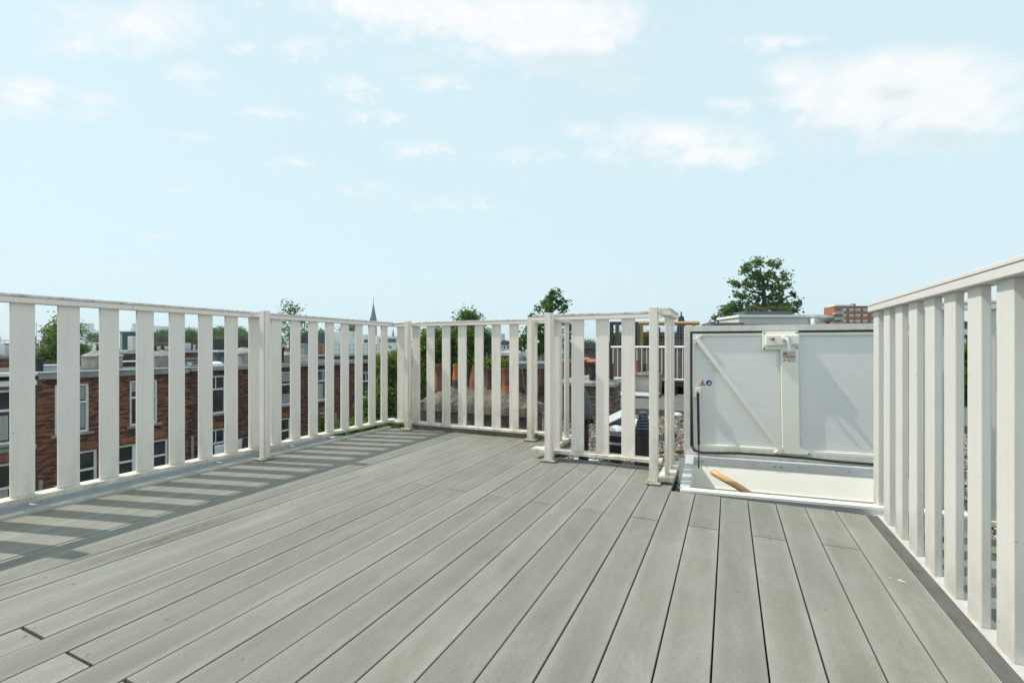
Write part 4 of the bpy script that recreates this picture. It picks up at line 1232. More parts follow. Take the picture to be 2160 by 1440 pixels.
for (px, lm) in ((462, [(462, 702, 22, 13), (448, 712, 16, 10), (478, 710, 18, 12), (462, 718, 30, 10)]), (507, [(505, 703, 16, 13), (513, 712, 14, 12), (498, 716, 18, 10)]), (346, [(346, 705, 14, 9), (332, 714, 14, 9), (355, 716, 18, 8)]), (404, [(402, 706, 13, 12), (412, 716, 16, 9), (396, 718, 14, 9)]), (575, [(570, 712, 16, 14), (582, 722, 16, 10)]), (655, [(650, 712, 16, 12), (664, 722, 16, 10), (640, 724, 20, 10)]), (728, [(722, 702, 12, 10), (742, 692, 11, 14), (735, 710, 16, 8)]), (680, [(676, 704, 8, 9), (688, 716, 12, 10)]), (205, [(200, 712, 16, 10), (214, 718, 14, 8)]), (1245, [(1240, 728, 14, 10), (1252, 738, 12, 12)])):
    tree(FT[px], 120, lm, px, 'leaf_a', 2.8, 2.6, group='far trees on the skyline', tr=.3)

# ================================================================== LEFT: ROW OF BRICK HOUSES
XF = -22.8
def wall_holes(name, mat, parent, y0, y1, z0, z1, holes, xf=XF, rev=.14):
    ys = sorted({y0, y1} | {h[0] for h in holes} | {h[1] for h in holes})
    zs = sorted({z0, z1} | {h[2] for h in holes} | {h[3] for h in holes})
    m = MB()
    for a, b in zip(ys[:-1], ys[1:]):
        for c, d in zip(zs[:-1], zs[1:]):
            if any(h[0] <= a and b <= h[1] and h[2] <= c and d <= h[3] for h in holes):
                continue
            m.add([(xf, a, c), (xf, b, c), (xf, b, d), (xf, a, d)], [(0, 1, 2, 3)])
    for (a, b, c, d) in holes:
        for q in (((a, c), (b, c)), ((b, c), (b, d)), ((b, d), (a, d)), ((a, d), (a, c))):
            (p, r), (s, t) = q
            m.add([(xf, p, r), (xf, s, t), (xf - rev, s, t), (xf - rev, p, r)], [(0, 1, 2, 3)])
    # sides and back
    m.add([(xf, y0, z0), (xf, y0, z1), (xf - 9, y0, z1), (xf - 9, y0, z0)], [(0, 1, 2, 3)])
    m.add([(xf, y1, z0), (xf, y1, z1), (xf - 9, y1, z1), (xf - 9, y1, z0)], [(0, 1, 2, 3)])
    m.add([(xf - 9, y0, z0), (xf - 9, y0, z1), (xf - 9, y1, z1), (xf - 9, y1, z0)], [(0, 1, 2, 3)])
    return m.build(name, mat, parent)

def window(parent, y0, y1, z0, z1, style, sill=True, glass='glass', xf=XF):
    fw = .085
    xo, xi = xf - .05, xf - .12
    m = MB()
    m.box(xi, xo, y0, y0 + fw, z0, z1); m.box(xi, xo, y1 - fw, y1, z0, z1)
    m.box(xi, xo, y0 + fw + .0005, y1 - fw - .0005, z1 - fw, z1); m.box(xi, xo, y0 + fw + .0005, y1 - fw - .0005, z0, z0 + fw)
    hbar = z0 + (z1 - z0) * {'sash': .62, 'grid': .64, 'door': .70, 'wide': .62, 'plain': 2}[style]
    if style != 'plain':
        m.box(xi + .005, xo - .005, y0 + fw, y1 - fw, hbar - .04, hbar + .04)
    if style == 'grid':
        ym = (y0 + y1) / 2
        m.box(xi + .008, xo - .012, ym - .018, ym + .018, hbar + .041, z1 - fw - .001)
    if style == 'wide':
        for k in (1, 2):
            ym = y0 + (y1 - y0) * k / 3
            m.box(xi + .006, xo - .006, ym - .06, ym + .06, z0 + fw + .001, z1 - fw - .001)
    w = m.build('window', MT['white'], parent)
    gx = xf - .100
    if style == 'plain':
        hb_ = [(z0 + .02, z1 - .02)]
    else:
        hb_ = [(z0 + .02, hbar), (hbar, z1 - .02)]
    for a, b in hb_:
        MB().add([(gx, y0 + .02, a), (gx, y1 - .02, a), (gx, y1 - .02, b), (gx, y0 + .02, b)], [(0, 1, 2, 3)]).build('pane', MT[glass], w)
    if sill:
        bx(xf - .10, xf + .10, y0 - .12, y1 + .12, z0 - .09, z0 - .003).build('sill', MT['stone'], w, bevel=.01)
    return w

def drape(parent, y0, y1, z0, z1, mat='blind', xf=XF):
    MB().add([(xf - .096, y0, z0), (xf - .096, y1, z0), (xf - .096, y1, z1), (xf - .096, y0, z1)], [(0, 1, 2, 3)]).build('blind', MT[mat], parent)

sold = MB().box(-.02, .012, -.032, .032, -.13, .13).mesh('brick', MT['soldier'], .006)[0]
def soldier(parent, y0, y1, z, xf=XF):
    n = int((y1 - y0) / .076)
    for k in range(n):
        u = (k + .5) / n
        y = y0 + (y1 - y0) * u
        link('brick', sold, (xf + .005, y, z + .145 + .05 * math.sin(math.pi * u)), parent, (R((.5 - u) * 16), 0, 0))

def row_house(label, y0, y1, brick, cornice, top, wins, chimneys=()):
    h = thing('row_house', label, 'house', (XF - 4.5, (y0 + y1) / 2, -13), None)
    holes = [w[:4] for w in wins]
    wall_holes('wall', MT[brick], h, y0, y1, -12.99, top - .24, holes)
    for w in wins:
        ws = window(h, *w[:5], glass=w[7] if len(w) > 7 else 'glass', sill=w[5])
        if w[6]:
            for dr in w[6]:
                drape(ws, *dr)
        if w[4] in ('wide', 'door') or (w[3] < -2.5):
            soldier(h, w[0] - .1, w[1] + .1, w[3])
    bx(XF - 8.99, XF + .02, y0 + .003, y1 - .003, top - .16, top - .05).build('roof', MT['bitumen_dark'], h)
    if cornice == 'stone':
        c = bx(XF - .05, XF + .14, y0 + .02, y1 - .002, top - .28, top - .045).build('cornice', MT['stone'], h, bevel=.03)
        bx(XF - .06, XF + .17, y0 + .01, y1 - .001, top - .043, top + .02).build('zinc_edge', MT['zinc'], c)
    elif cornice == 'gutter':
        bx(XF - .05, XF + .20, y0 + .002, y1 - .002, top - .20, top + .03).build('cornice', MT['greysheet'], h, bevel=.02)
    else:
        bx(XF - .05, XF + .16, y0 + .002, y1 - .004, top - .12, top + .02).build('cornice', MT['white'], h, bevel=.02)
        bx(XF - .02, XF + .08, y0 + .002, y1 - .004, top - .46, top - .28).build('white_band', MT['white'], h)
        bx(XF - .02, XF + .06, y0 + .002, y1 - .004, top - 2.75, top - 2.60).build('white_band', MT['stone'], h)
    bx(XF - 9.0, XF - 8.8, y0 + .003, y1 - .003, top - .049, top + .18).build('parapet', MT['brick_far'], h)
    for (x, y, w_, hh, pots) in chimneys:
        ck = bx(x - w_, x + w_, y - w_ * .8, y + w_ * .8, top - .051, top + hh * .62).build('chimney', MT['plaster'], h, bevel=.04)
        mound(ck, x - w_ * 1.02, x + w_ * 1.02, y - w_ * .84, y + w_ * .84, top + hh * .6, top + hh * .64, top + hh, MT['plaster'], 'chimney_cap', 10, 10, .015, .45)
        for k in range(pots):
            MB().lathe([(.09, 0), (.075, .22), (.09, .25), (.06, .25), (.05, .1)], (x + random.uniform(-.2, .2), y + (k - (pots - 1) / 2) * .34, top + hh * .9), 10).build('chimney_pot', MT['terracotta_dark'], ck, smooth=True)
    return h

row_house('grey-brown brick house with white bands at the far left of the row', 1.5, 8.20, 'brick_c', 'white', .03,
          [(6.35, 7.62, -2.45, -.55, 'sash', True, [(6.5, 7.5, -2.3, -1.45, 'curtain')]), (6.2, 7.62, -5.4, -3.1, 'sash', True, [(7.1, 7.5, -5.2, -4.0, 'curtain')]), (3.4, 4.6, -2.45, -.55, 'sash', True, None), (3.3, 4.7, -5.4, -3.1, 'sash', True, None)])
hB = row_house('red-brown brick house with stone cornice and two tall sash windows', 8.21, 13.48, 'brick_a', 'stone', .02,
          [(8.72, 9.76, -2.36, -.47, 'sash', True, [(8.82, 9.66, -2.2, -1.25, 'blind'), (8.82, 9.66, -1.1, -.56, 'blind')]), (11.13, 12.19, -2.38, -.47, 'sash', True, [(11.22, 12.1, -.95, -.56, 'blind')]),
           (9.22, 10.02, -5.6, -3.10, 'door', False, None), (10.66, 12.62, -5.0, -3.13, 'wide', True, None)],
          [(XF - 2.2, 11.15, .62, .85, 2), (XF - 2.0, 14.9 - 1.55, .5, .8, 2)])
hC = row_house('darker brick house with white gutter and small-paned windows beside the laundry', 13.49, 19.55, 'brick_b', 'gutter', .0,
          [(14.32, 15.28, -2.32, -.44, 'grid', True, None), (16.72, 17.72, -2.32, -.44, 'sash', True, [(16.8, 17.6, -.95, -.52, 'curtain')]), (18.45, 19.35, -2.32, -.44, 'sash', True, [(18.5, 19.3, -1.0, -.55, 'blind'), (18.5, 19.3, -2.2, -1.7, 'greysheet')]),
           (14.32, 15.28, -5.0, -3.06, 'grid', True, None), (16.8, 17.7, -5.0, -3.06, 'grid', True, None), (18.3, 19.1, -5.4, -3.06, 'door', False, None, 'glass')],
          [(XF - 2.0, 17.6, .65, .95, 1)])
hD = row_house('brown brick house with pale gutter, its windows showing bookshelves, near the corner post', 19.56, 23.4, 'brick_b', 'gutter', .02,
          [(21.0, 22.0, -2.32, -.44, 'grid', True, [(21.1, 21.5, -2.2, -1.3, 'curtain')], 'glass_blue'), (21.0, 21.95, -5.0, -3.06, 'grid', True, None)], [(XF - 2.4, 20.6, .5, .7, 1)])
hE = row_house('last dark brick house of the row, half hidden by garden trees', 23.41, 28.0, 'brick_b', 'gutter', .06,
          [(24.8, 25.8, -2.5, -.75, 'grid', True, None), (24.8, 25.8, -5.2, -3.5, 'sash', True, None)], [])
# drainpipes, grey screens and doors on the facades
for (o_, y, z0, z1, m_) in ((hB, 8.30, -6, -3.9, 'greysheet'), (hC, 13.62, -6, -3.2, 'greysheet'), (hC, 17.95, -6, -3.3, 'greysheet'), (hD, 22.4, -6, -3.2, 'greysheet')):
    MB().tube([(XF + .06, y, z0), (XF + .06, y, z1)], .06, 8).build('drainpipe', MT[m_], o_, smooth=True)
bx(XF + .005, XF + .03, 8.82, 9.10, -6, -3.35).build('grey_panel', MT['greysheet'], hB)
m = MB()
m.prism([(8.45, -6), (8.45, -4.05), (8.62, -4.2), (8.85, -4.55), (9.05, -4.72), (9.05, -6)], 'x', XF + .7, XF + .76)
m.build('balcony_screen', MT['white'], hB)
bx(XF + .02, XF + .7, 9.06, 9.12, -6, -4.2).build('balcony_side', MT['black'], hB)
m = MB(); m.prism([(13.45, -6), (13.45, -4.0), (14.05, -4.18), (14.05, -6)], 'x', XF + .7, XF + .76)
m.build('balcony_screen', MT['greysheet'], hC)
bx(XF + .02, XF + .7, 14.06, 14.12, -6, -4.1).build('balcony_side', MT['greysheet'], hC)
bx(XF + .25, XF + .30, 18.5, 19.2, -6, -4.15).build('balcony_screen', MT['white'], hC)
bx(XF + .25, XF + .30, 20.0, 20.7, -6, -4.3).build('balcony_screen', MT['greysheet'], hD)
# laundry on a line
lp = [Vector((XF + .5, 13.6, -3.75)), Vector((XF + .9, 15.4, -3.62)), Vector((XF + 1.3, 17.0, -3.15))]
MB().tube(lp, .008, 4).build('clothes_line', MT['steel']); cl_ = bpy.data.objects['clothes_line']
tag(cl_, 'thin clothes line sloping in front of the darker brick house', 'clothes line')
def cloth(label, y0, y1, ztop, hgt, mat, x):
    nx, nz = 14, 10
    vs = []
    for j in range(nz + 1):
        for i in range(nx + 1):
            u, v = i / nx, j / nz
            vs.append((x + .07 * math.sin(u * 9 + v * 3) * v + .05 * u, y0 + (y1 - y0) * u, ztop - .05 * math.sin(math.pi * u) - hgt * v + .12 * u))
    fs = [(j * (nx + 1) + i, j * (nx + 1) + i + 1, (j + 1) * (nx + 1) + i + 1, (j + 1) * (nx + 1) + i) for j in range(nz) for i in range(nx)]
    o = MB().add(vs, fs).build('laundry', MT[mat], None, smooth=True)
    md = o.modifiers.new('thickness', 'SOLIDIFY'); md.thickness = .012
    tag(o, label, 'laundry', 'laundry on the line')
cloth('white sheet hanging on the clothes line by the small-paned window', 14.15, 15.5, -3.68, 1.0, 'laundry', XF + .85)
cloth('small pale shirt at the upper end of the clothes line', 15.75, 16.5, -3.42, .5, 'laundry', XF + 1.1)

# skylights and boxes on that roof row
def on_roof(name, label, cat, px, py0, py1, d, wpx, mat, dep=.8, dome=False, top=None):
    p = at(px, py0, d); w_ = wpx / F * d / 2; h_ = (py0 - py1) / F * d
    t = thing(name, label, cat, (p.x, p.y, p.z))
    if dome:
        MB().lathe([(w_, 0), (w_, h_ * .3), (w_ * .85, h_ * .65), (w_ * .5, h_ * .92), (.02, h_)], p, 18).build('dome', MT[mat], t, smooth=True)
        bx(p.x - w_ * 1.05, p.x + w_ * 1.05, p.y - w_ * 1.05, p.y + w_ * 1.05, p.z - .15, p.z - .001).build('curb', MT['roof_grey'], t)
    else:
        bx(p.x - w_, p.x + w_, p.y - dep / 2, p.y + dep / 2, p.z, p.z + h_).build('body', MT[mat], t, bevel=.02)
        bx(p.x - w_ * 1.06, p.x + w_ * 1.06, p.y - dep / 2 - .04, p.y + dep / 2 + .04, p.z + h_ + .001, p.z + h_ * 1.12 + .03).build('lid', MT[top or mat], t)
    return t
on_roof('roof_light', 'blue-grey metal roof box behind the first gap of the left railing', 'roof box', 105, 784, 772, 19.5, 40, 'zinc')
on_roof('roof_light', 'white domed skylight on the darker brick house', 'skylight', 455, 771, 762, 25, 30, 'white', dome=True)
on_roof('roof_light', 'white-edged dark roof window left of the domed skylight', 'roof window', 275, 772, 763, 24, 26, 'black', top='white')
on_roof('roof_light', 'long grey roof box with a small white flue on the brick row', 'roof box', 405, 768, 758, 25, 34, 'roof_grey')
on_roof('roof_flue', 'stubby white flue on the darker brick house', 'flue', 400, 772, 766, 24.5, 4, 'white', .15)
on_roof('roof_light', 'glazed grey roof lantern with white bars behind the domed skylight', 'skylight', 466, 764, 742, 28, 24, 'glass_blue', top='white')
on_roof('roof_flue', 'dark cowl flue at the edge of the red-brown brick house', 'flue', 83, 785, 760, 18.5, 9, 'black', .2)
on_roof('roof_flue', 'tall dark flue standing by the middle railing post', 'flue', 596, 764, 737, 28, 4, 'black', .15)
on_roof('roof_light', 'white low box on the brown brick house roof', 'roof box', 640, 763, 752, 31, 16, 'offwhite')
on_roof('roof_light', 'grey covered roof heap beside the slender tree', 'roof box', 645, 752, 728, 36, 18, 'greysheet')

# ================================================================== SECOND ROW AND FAR ROOFS
def far_house(label, x0, x1, y0, y1, top, brick, extras=(), band='zinc', wins=True, name='row_house', group=None):
    h = thing(name, label, 'house', ((x0 + x1) / 2, (y0 + y1) / 2, -13), None, group)
    bx(x0, x1, y0, y1, -12.99, top).build('wall', MT[brick], h)
    bx(x0 - .1, x1 + .1, y0 + .003, y1 - .003, top + .001, top + .14).build('parapet', MT[band], h)
    bx(x0 + .2, x1 - .2, y0 + .2, y1 - .2, top + .141, top + .16).build('roof', MT['roof_grey'], h)
    for (x, y, w_, d_, hh, m_) in extras:
        bx(x - w_, x + w_, y - d_, y + d_, top + .161, top + .16 + hh).build('roof_box', MT[m_], h, bevel=.03)
    return h
far_house('long pale roofed house behind the first gaps of the left railing', -44, -34, 6, 13.6, .35, 'brick_c', [(-36, 11, .5, .5, .7, 'white'), (-37, 9.5, 1.2, .8, .5, 'offwhite'), (-38, 12.8, 1.5, .4, .55, 'greysheet')], 'greysheet')
far_house('brown brick house with pale zinc edge behind the red-brown brick house', -44, -34, 13.62, 18.2, .55, 'brick_far', [(-35.2, 17.6, .32, .4, .95, 'offwhite'), (-36.5, 15, .6, .5, .4, 'greysheet'), (-36, 16.4, .25, .3, .5, 'terracotta_dark')])
far_house('brown brick house with stepped zinc edge behind the domed skylight', -44, -34, 18.22, 21.6, .6, 'brick_far', [(-36, 20, .9, .5, .25, 'greysheet'), (-36, 21, .3, .3, .5, 'offwhite')])
far_house('dark timber-screened roof house left of the middle railing post', -44, -34, 21.62, 26.4, .42, 'brick_far', [(-35, 24, .1, 2.2, 1.0, 'fence_dark'), (-36.5, 22.6, .4, .3, .6, 'terracotta_dark'), (-37, 25.2, .5, .5, .8, 'fence_dark')], 'white')
far_house('low brick house with green glass screen right of the middle railing post', -44, -34, 26.42, 31.5, .15, 'brick_far', [(-36, 29, .6, .5, .6, 'brick_orange'), (-35.5, 27.4, .3, .3, .5, 'greysheet')])
far_house('house with white roof cabin and wooden screens near the corner post', -44, -34, 31.52, 40, .15, 'brick_far', [(-37, 34.2, .8, 1.0, 2.1, 'planter'), (-37, 37.4, .9, 1.3, 2.35, 'white'), (-36, 33, .3, .8, .9, 'brick_orange')])
far_house('timber-fenced roof terrace house left of the back corner', -36, -26, 44, 54, .6, 'brick_far', [(-28, 49, 2.5, .1, 1.3, 'fence_dark'), (-28, 52, 1.4, 1.4, 2.6, 'offwhite')])
# thin terrace railings on those roofs
def thin_rail(label, a, b, h_, mat, n):
    t = thing('roof_railing', label, 'railing', ((a[0] + b[0]) / 2, (a[1] + b[1]) / 2, a[2]))
    A, B = Vector(a), Vector(b)
    MB().tube([A + Vector((0, 0, h_)), B + Vector((0, 0, h_))], .03, 6).build('top_rail', MT[mat], t)
    MB().tube([A + Vector((0, 0, h_ * .5)), B + Vector((0, 0, h_ * .5))], .02, 6).build('middle_rail', MT[mat], t)
    for k in range(n + 1):
        p = A + (B - A) * k / n
        bx(p.x - .02, p.x + .02, p.y - .02, p.y + .02, p.z, p.z + h_ - .03).build('baluster', MT[mat], t)
thin_rail('thin grey roof railing running behind the slender tree', (-33.8, 26.6, .30), (-33.8, 39.6, .30), .95, 'greysheet', 20)
thin_rail('thin white roof railing on the pale roofed house', (-33.8, 9, .5), (-33.8, 13.4, .5), .8, 'white', 16)

# dark brick stair house and white-roofed houses in the middle
f = Facing('stair_house', 'dark brick stair house with pale coping behind the middle railing posts', 'house', 1120, 11.5)
f.box('wall', 'brick_far', 1088, 1172, None, 778, 0, 2)
f.box('coping', 'roof_grey', 1085, 1175, 777.9, 766, -.05, 2.05)
MB().tube([(f.x(1101), -.06, f.z(778)), (f.x(1104), -.08, f.z(806)), (f.x(1112), -.08, f.z(836))], .014, 8).build('drainpipe', MT['roof_grey'], f.o, smooth=True)
MB().tube([(f.x(1140), -.06, f.z(780)), (f.x(1134), -.08, f.z(825))], .012, 8).build('drainpipe', MT['roof_grey'], f.o, smooth=True)
f = Facing('dome_roof', 'small rounded grey roof beside the dark brick stair house', 'roof', 1100, 14)
f.box('wall', 'plaster', 1088, 1112, None, 762, 0, 1.2)
MB().lathe([(f.x(1114), 0), (f.x(1112), .1), (f.x(1106), .18), (.02, .22)], (0, .6, f.z(762)), 14).build('cap', MT['roof_grey'], f.o, smooth=True)
f = Facing('white_gabled_house', 'distant white house with a dark gable roof seen between back railing slats', 'house', 1065, 70)
f.box('wall', 'white', 1050, 1080, None, 727, 0, 9)
f.o and MB().prism([(f.x(1049), f.z(727)), (f.x(1081), f.z(727)), (f.x(1075), f.z(719)), (f.x(1062), f.z(717))], 'y', -.2, 9).build('roof', MT['rooftile'], f.o)
for px in (1056, 1064, 1072):
    f.box('window', 'glass', px - 1.5, px + 1.5, 735, 730, -.05, .02)
f = Facing('white_roof_house', 'low house with a white flat roof edge between back railing slats', 'house', 1060, 40)
f.box('wall', 'brick_far', 1018, 1098, None, 750, 0, 8); f.box('parapet', 'white', 1016, 1100, 749.8, 742, -.1, 8.1)
for px in (1028, 1045, 1062, 1080):
    f.box('window', 'glass', px - 3, px + 3, 762, 754, -.06, .02)
f = Facing('brick_house', 'pale brown terraced house seen left of the white terrace railing', 'house', 1240, 45)
f.box('wall', 'brick_c', 1215, 1275, None, 735, 0, 9); MB().prism([(f.x(1213), f.z(735)), (f.x(1277), f.z(735)), (f.x(1268), f.z(724)), (f.x(1220), f.z(722))], 'y', -.2, 9).build('roof', MT['rooftile'], f.o)
for px in (1234, 1241, 1250):
    f.box('window', 'glass', px - 2, px + 2, 744, 738, -.06, .02)
f = Facing('brick_house', 'brown brick house behind the timber trellis frame', 'house', 1370, 26)
f.box('wall', 'brick_far', 1308, 1440, None, 708, 0, 1.5); f.box('roof', 'slate', 1304, 1444, 707.9, 700, -.2, 1.7); f.box('chimney', 'brick_red', 1392, 1398, 699.9, 690, .4, 1)
r_ = np.random.default_rng(9)
for k, (pa, pb, lab) in enumerate(((1294, 1318, 'yellow-green potted shrub behind the dark trellis posts'), (1356, 1372, 'yellow-green potted shrub beside the new yellow trellis post'))):
    pc = np.array([at(r_.uniform(pa, pb), r_.uniform(706, 738), 13.2 + r_.uniform(-.1, .2)) for _ in range(60)])
    sh = thing('potted_shrub', lab, 'plant', (float(pc[:, 0].mean()), float(pc[:, 1].mean()), .081))
    link('foliage', leaves_mesh('foliage', pc, np.full(60, .06), .08, MT['sedum'], 40 + k, 14), (0, 0, 0), sh)
    cx_, cy_ = float(pc[:, 0].mean()), float(pc[:, 1].mean())
    MB().lathe([(.13, .081), (.17, .5), (.15, .5), (.14, .45)], (cx_, cy_, 0), 14).build('pot', MT['terracotta'], sh, smooth=True)
    MB().tube([(cx_, cy_, .44), (cx_, cy_, 1.0)], .02, 6).build('stem', MT['bark'], sh)
# low plants in front of the distance, behind the pots
r_ = np.random.default_rng(19)
pc = np.array([at(r_.uniform(1018, 1076), r_.uniform(762, 780), 8.2 + r_.uniform(-.2, .2)) for _ in range(70)])
sh = thing('trough_plants', 'leafy green plants in a trough behind the terracotta pots', 'plant', (float(pc[:, 0].mean()), float(pc[:, 1].mean()), -.26))
link('foliage', leaves_mesh('foliage', pc, np.full(70, .05), .055, MT['leaf_c'], 61, 14), (0, 0, 0), sh)
bx(float(pc[:, 0].min()), float(pc[:, 0].max()), float(pc[:, 1].mean()) - .15, float(pc[:, 1].mean()) + .15, -.262, .48).build('trough', MT['fence_wood'], sh)

# right: what shows through the gaps of the right railing
f = Facing('red_brick_house', 'red brick house with a white gable seen through the right railing', 'house', 2035, 30)
f.box('wall', 'brick_red', 1990, 2120, None, 706, 0, 7); f.box('fascia', 'white', 1988, 2122, 705.9, 694, -.1, 7)
MB().prism([(f.x(1990), f.z(694)), (f.x(2120), f.z(694)), (f.x(2030), f.z(676))], 'y', 0, 7).build('roof', MT['slate'], f.o)
f.box('window', 'white', 2031, 2036, 724, 714, -.06, .02)
tree('leafy green shrub showing through the right railing', 9, [(2035, 770, 14, 22), (2040, 800, 14, 20), (2030, 745, 12, 14), (2045, 830, 14, 18), (2090, 780, 20, 30)], 2040, 'leaf_a', 8, .9, base_z=-.26, cat='shrub', name='shrub', tr=.03)

# ================================================================== SKYLINE
f = Facing('apartment_block', 'orange brick apartment block with white windows on the skyline right of the big tree', 'building', 1820, 120)
def ax(z): return 1400 + z / 4.696
def ay(z): return 640 + z / 4.696
f.box('wall', 'brick_orange', ax(1690), ax(2420), None, ay(28), 0, 4)
f.box('roof_house', 'white', ax(1735), ax(1925), ay(27.8), ay(6), 1.5, 3.8)
f.box('parapet', 'roof_grey', ax(1688), ax(2422), ay(27.9), ay(24), -.1, 1.4)
for a in (1928, 1945):
    f.box('flue', 'black', ax(a), ax(a + 12), ay(24), ay(-4), 2, 3)
for row, (ya, yb) in enumerate(((75, 52), (131, 108), (187, 164), (243, 220))):
    for (a, b, m_) in ((1772, 1812, 'white'), (1814, 1835, 'brick_red'), (1837, 1878, 'white'), (1900, 1950, 'white'), (1952, 1972, 'brick_red'), (1974, 2014, 'white'), (2060, 2105, 'white'), (2130, 2170, 'white'), (2190, 2235, 'white')):
        w_ = f.box('window' if m_ == 'white' else 'red_panel', m_, ax(a), ax(b), ay(ya), ay(yb), -.06, .05)
        if m_ == 'white':
            for q_ in (0, 1):
                c0 = a + 4 + q_ * (b - a) / 2; c1 = c0 + (b - a) / 2 - 7
                bx(f.x(ax(c0)), f.x(ax(c1)), -.09, -.061, f.z(ay(ya - 4)), f.z(ay(yb + 9))).build('pane', MT['glass_blue'], w_)
    f.box('balcony', 'offwhite', ax(1668), ax(1745), ay(ya + 30), ay(ya + 22), -1.6, -.07)
    f.box('balcony_rail', 'steel', ax(1664), ax(1749), ay(ya + 21.5), ay(ya + 2), -1.6, -1.55)
    f.box('balcony_door', 'glass', ax(1705), ax(1745), ay(ya + 20), ay(yb), -.055, .05)

f = Facing('church', 'church tower with slender dark pointed spire on the skyline', 'church', 785.5, 400)
def pyr(f, pc_, wpx, y0, y1, name, mat, sides=8):
    w_ = wpx / F * f.d / 2
    MB().lathe([(w_ * 1.05, f.z(y0)), (w_, f.z(y0) + .5), (w_ * .5, (f.z(y0) + f.z(y1)) / 2), (.12, f.z(y1))], (f.x(pc_), 3, 0), sides).build(name, MT[mat], f.o)
f.box('tower', 'brick_far', 779.8, 791.2, None, 672, 0, 5)
pyr(f, 785.5, 13.5, 673, 637, 'spire', 'slate')
MB().tube([(0, 3, f.z(637.5)), (0, 3, f.z(627))], .22, 6).build('finial', MT['slate'], f.o)
f.box('nave', 'brick_far', 770, 801, None, 712, 5.1, 40)
f = Facing('church', 'tiny far church spire right of the tall dark spire', 'church', 828, 600)
f.box('tower', 'tower', 825.5, 830.5, None, 709, 0, 4); pyr(f, 828, 6, 709, 692, 'spire', 'slate')

def tower(label, pc_, d, w0, w1, top, steps=(), mat='tower', group=None):
    f = Facing('tower_block', label, 'building', pc_, d, group=group)
    f.box('wall', mat, w0, w1, None, top, 0, 30)
    k = 0
    for (a, b, y) in steps:
        f.box('setback', mat, a, b, None, y, 1 + k, 28 - k); k += 1
    nfl = 5
    for i in range(nfl):
        y = top + 3 + i * 4
        f.box('window_band', 'glass_blue', w0 + .8, w1 - .8, y + 1.6, y, -.4, .1)
    return f
tower('hazy stepped tower block on the skyline behind the second slat gap', 173, 1500, 167, 181, 681, [(181.2, 184, 692), (184.2, 193, 697)])
tower('hazy tall tower block on the skyline behind the green cabin', 283, 1500, 279, 288, 682, [(275, 278.8, 692)])
tower('faint slim tower beside the fourth slat of the left railing', 325, 1700, 322, 328, 687)
tower('faint white slab tower above the skyline trees left of centre', 347, 1700, 340, 357, 688, [(357.2, 361, 693)])
tower('small faint block on the skyline left of the round trees', 406, 1700, 400, 412, 692, [(389, 391, 690)])
tower('far hazy block just left of the middle railing post', 522, 1500, 518, 527, 703)
tower('far hazy block just right of the middle railing post', 564, 1500, 561, 569, 701)
f = Facing('green_cabin', 'dark green metal-clad roof cabin on a far roof', 'roof cabin', 271, 60); f.box('body', 'green_metal', 258, 292, None, 701, 0, 3); f.box('side', 'offwhite', 250, 257.8, None, 701, .2, 3); f.box('roof', 'greysheet', 249, 293, 700.9, 698.5, -.1, 3.1)
f = Facing('white_block', 'white flat-topped block with flues on the skyline behind the first gap', 'building', 98, 140); f.box('wall', 'offwhite', 89, 112, None, 690, 0, 8); f.box('flue', 'black', 95.5, 98.5, 689.8, 684, 2, 3); f.box('window', 'glass_blue', 101, 107, 699, 694, -.06, .02)
f = Facing('white_block', 'modern white apartment block between the corner slats left of the spire', 'building', 770, 110); f.box('wall', 'white', 766, 777, None, 706, 0, 8); f.box('window', 'glass', 768, 776, 722, 716, -.06, .02)
f = Facing('white_block', 'modern white penthouse block right of the spire by the corner', 'building', 815, 110); f.box('wall', 'white', 795, 839, None, 709, 0, 8); f.box('window', 'glass', 801, 806, 722, 715, -.06, .02); f.box('window', 'glass_blue', 817, 836, 722, 714, -.06, .02)
# blocks between here and the skyline
rb = random.Random(4)
for k in range(66):
    dd = rb.uniform(60, 420)
    px = rb.uniform(-60, 1560) if k < 46 else rb.uniform(1600, 2700)
    w_ = rb.uniform(900, 2600) / dd
    f = Facing('distant_house', 'distant flat-roofed house among the low skyline roofs', 'house', px, dd, group='low houses towards the skyline')
    yt = HZ + (CH - rb.uniform(-.8, 1.9) - (dd > 150) * rb.uniform(0, 2.5)) * F / dd
    f.box('wall', rb.choice(('brick_far', 'brick_c', 'brick_far', 'offwhite', 'brick_red')), px - w_, px + w_, None, yt, 0, 9)
    f.box('roof', rb.choice(('roof_grey', 'greysheet', 'rooftile', 'bitumen_dark')), px - w_ - .4, px + w_ + .4, yt - .02, yt - 180 / dd, -.1, 9.1)
    for q_ in range(3):
        c_ = px + w_ * rb.uniform(-.8, .8)
        f.box('chimney', rb.choice(('brick_far', 'offwhite', 'black')), c_ - 300 / dd, c_ + 300 / dd, yt - 182 / dd, yt - rb.uniform(500, 1500) / dd, 2 + q_ * 2, 2.8 + q_ * 2)
    for q_ in range(4):
        c_ = px + w_ * (-.75 + .5 * q_)
        f.box('window', 'glass', c_ - 450 / dd, c_ + 450 / dd, yt + 2300 / dd, yt + 700 / dd, -.06, .02)

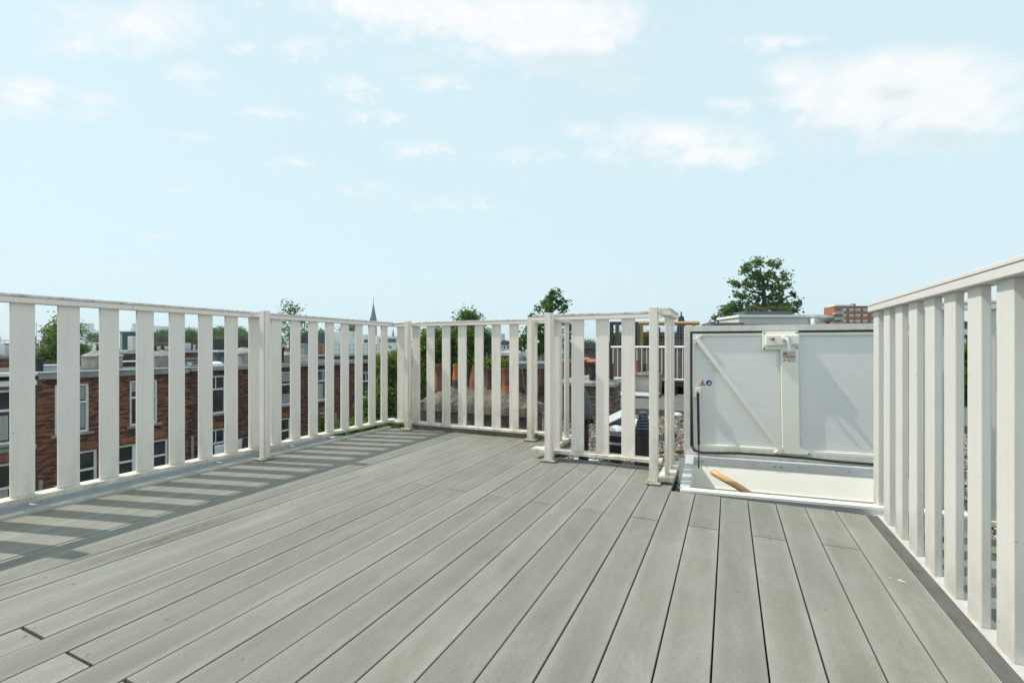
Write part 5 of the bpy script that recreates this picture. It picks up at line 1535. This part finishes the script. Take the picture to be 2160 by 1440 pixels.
# aerials and a crane against the sky
for (px, py0, py1, d, lab) in ((212, 768, 722, 24, 'thin roof aerial on the red-brown brick house'), (306, 752, 716, 33, 'thin roof aerial by the white roof chimney'), (430, 748, 712, 33, 'thin roof aerial above the domed skylight'), (494, 748, 706, 40, 'thin roof aerial left of the middle railing post'), (745, 712, 684, 45, 'thin roof aerial on the white roof cabin'), (1222, 735, 672, 20, 'thin aerial mast left of the dark trellis posts')):
    a, b = at(px, py0, d), at(px, py1, d)
    t = thing('roof_aerial', lab, 'aerial', a, group='roof aerials')
    MB().tube([a, b], .018 * d / 24, 5).build('mast', MT['steel'], t)
    for k, hw in ((.97, .32), (.88, .26), (.80, .36)):
        c_ = a + (b - a) * k
        MB().tube([c_ + Vector((-hw * CS, -hw * SN, 0)), c_ + Vector((hw * CS, hw * SN, 0))], .009 * d / 24, 4).build('element', MT['steel'], t)
f = Facing('tower_crane', 'faint tower crane with a long jib on the skyline between the leftmost slats', 'crane', 77, 900)
MB().tube([(0, 0, 0), (0, 0, f.z(680))], .9, 4).build('mast', MT['steel'], f.o)
MB().tube([(f.x(72), 0, f.z(684.5)), (f.x(112), 0, f.z(684.5))], .7, 4).build('jib', MT['steel'], f.o)

# ================================================================== HAZE
hz = bx(-3900, 3900, -3900, 3900, -14, 62).build('haze', MT['white'])
hz.data.materials.clear()
hm_ = bpy.data.materials.new('haze_air'); hm_.use_nodes = True
nt = hm_.node_tree; nt.nodes.clear()
om = nt.nodes.new('ShaderNodeOutputMaterial'); pv = nt.nodes.new('ShaderNodeVolumePrincipled')
pv.inputs['Color'].default_value = (.82, .92, 1.0, 1)
pv.inputs['Density'].default_value = .00042
pv.inputs['Anisotropy'].default_value = .2
nt.links.new(pv.outputs[0], om.inputs['Volume'])
hz.data.materials.append(hm_)
tag(hz, 'thin pale blue summer haze over the city', 'haze', kind='stuff')
hz.display_type = 'BOUNDS'
scene.cycles.volume_bounces = 1
scene.cycles.max_bounces = 6
scene.cycles.diffuse_bounces = 3
scene.cycles.glossy_bounces = 2
scene.cycles.transmission_bounces = 3
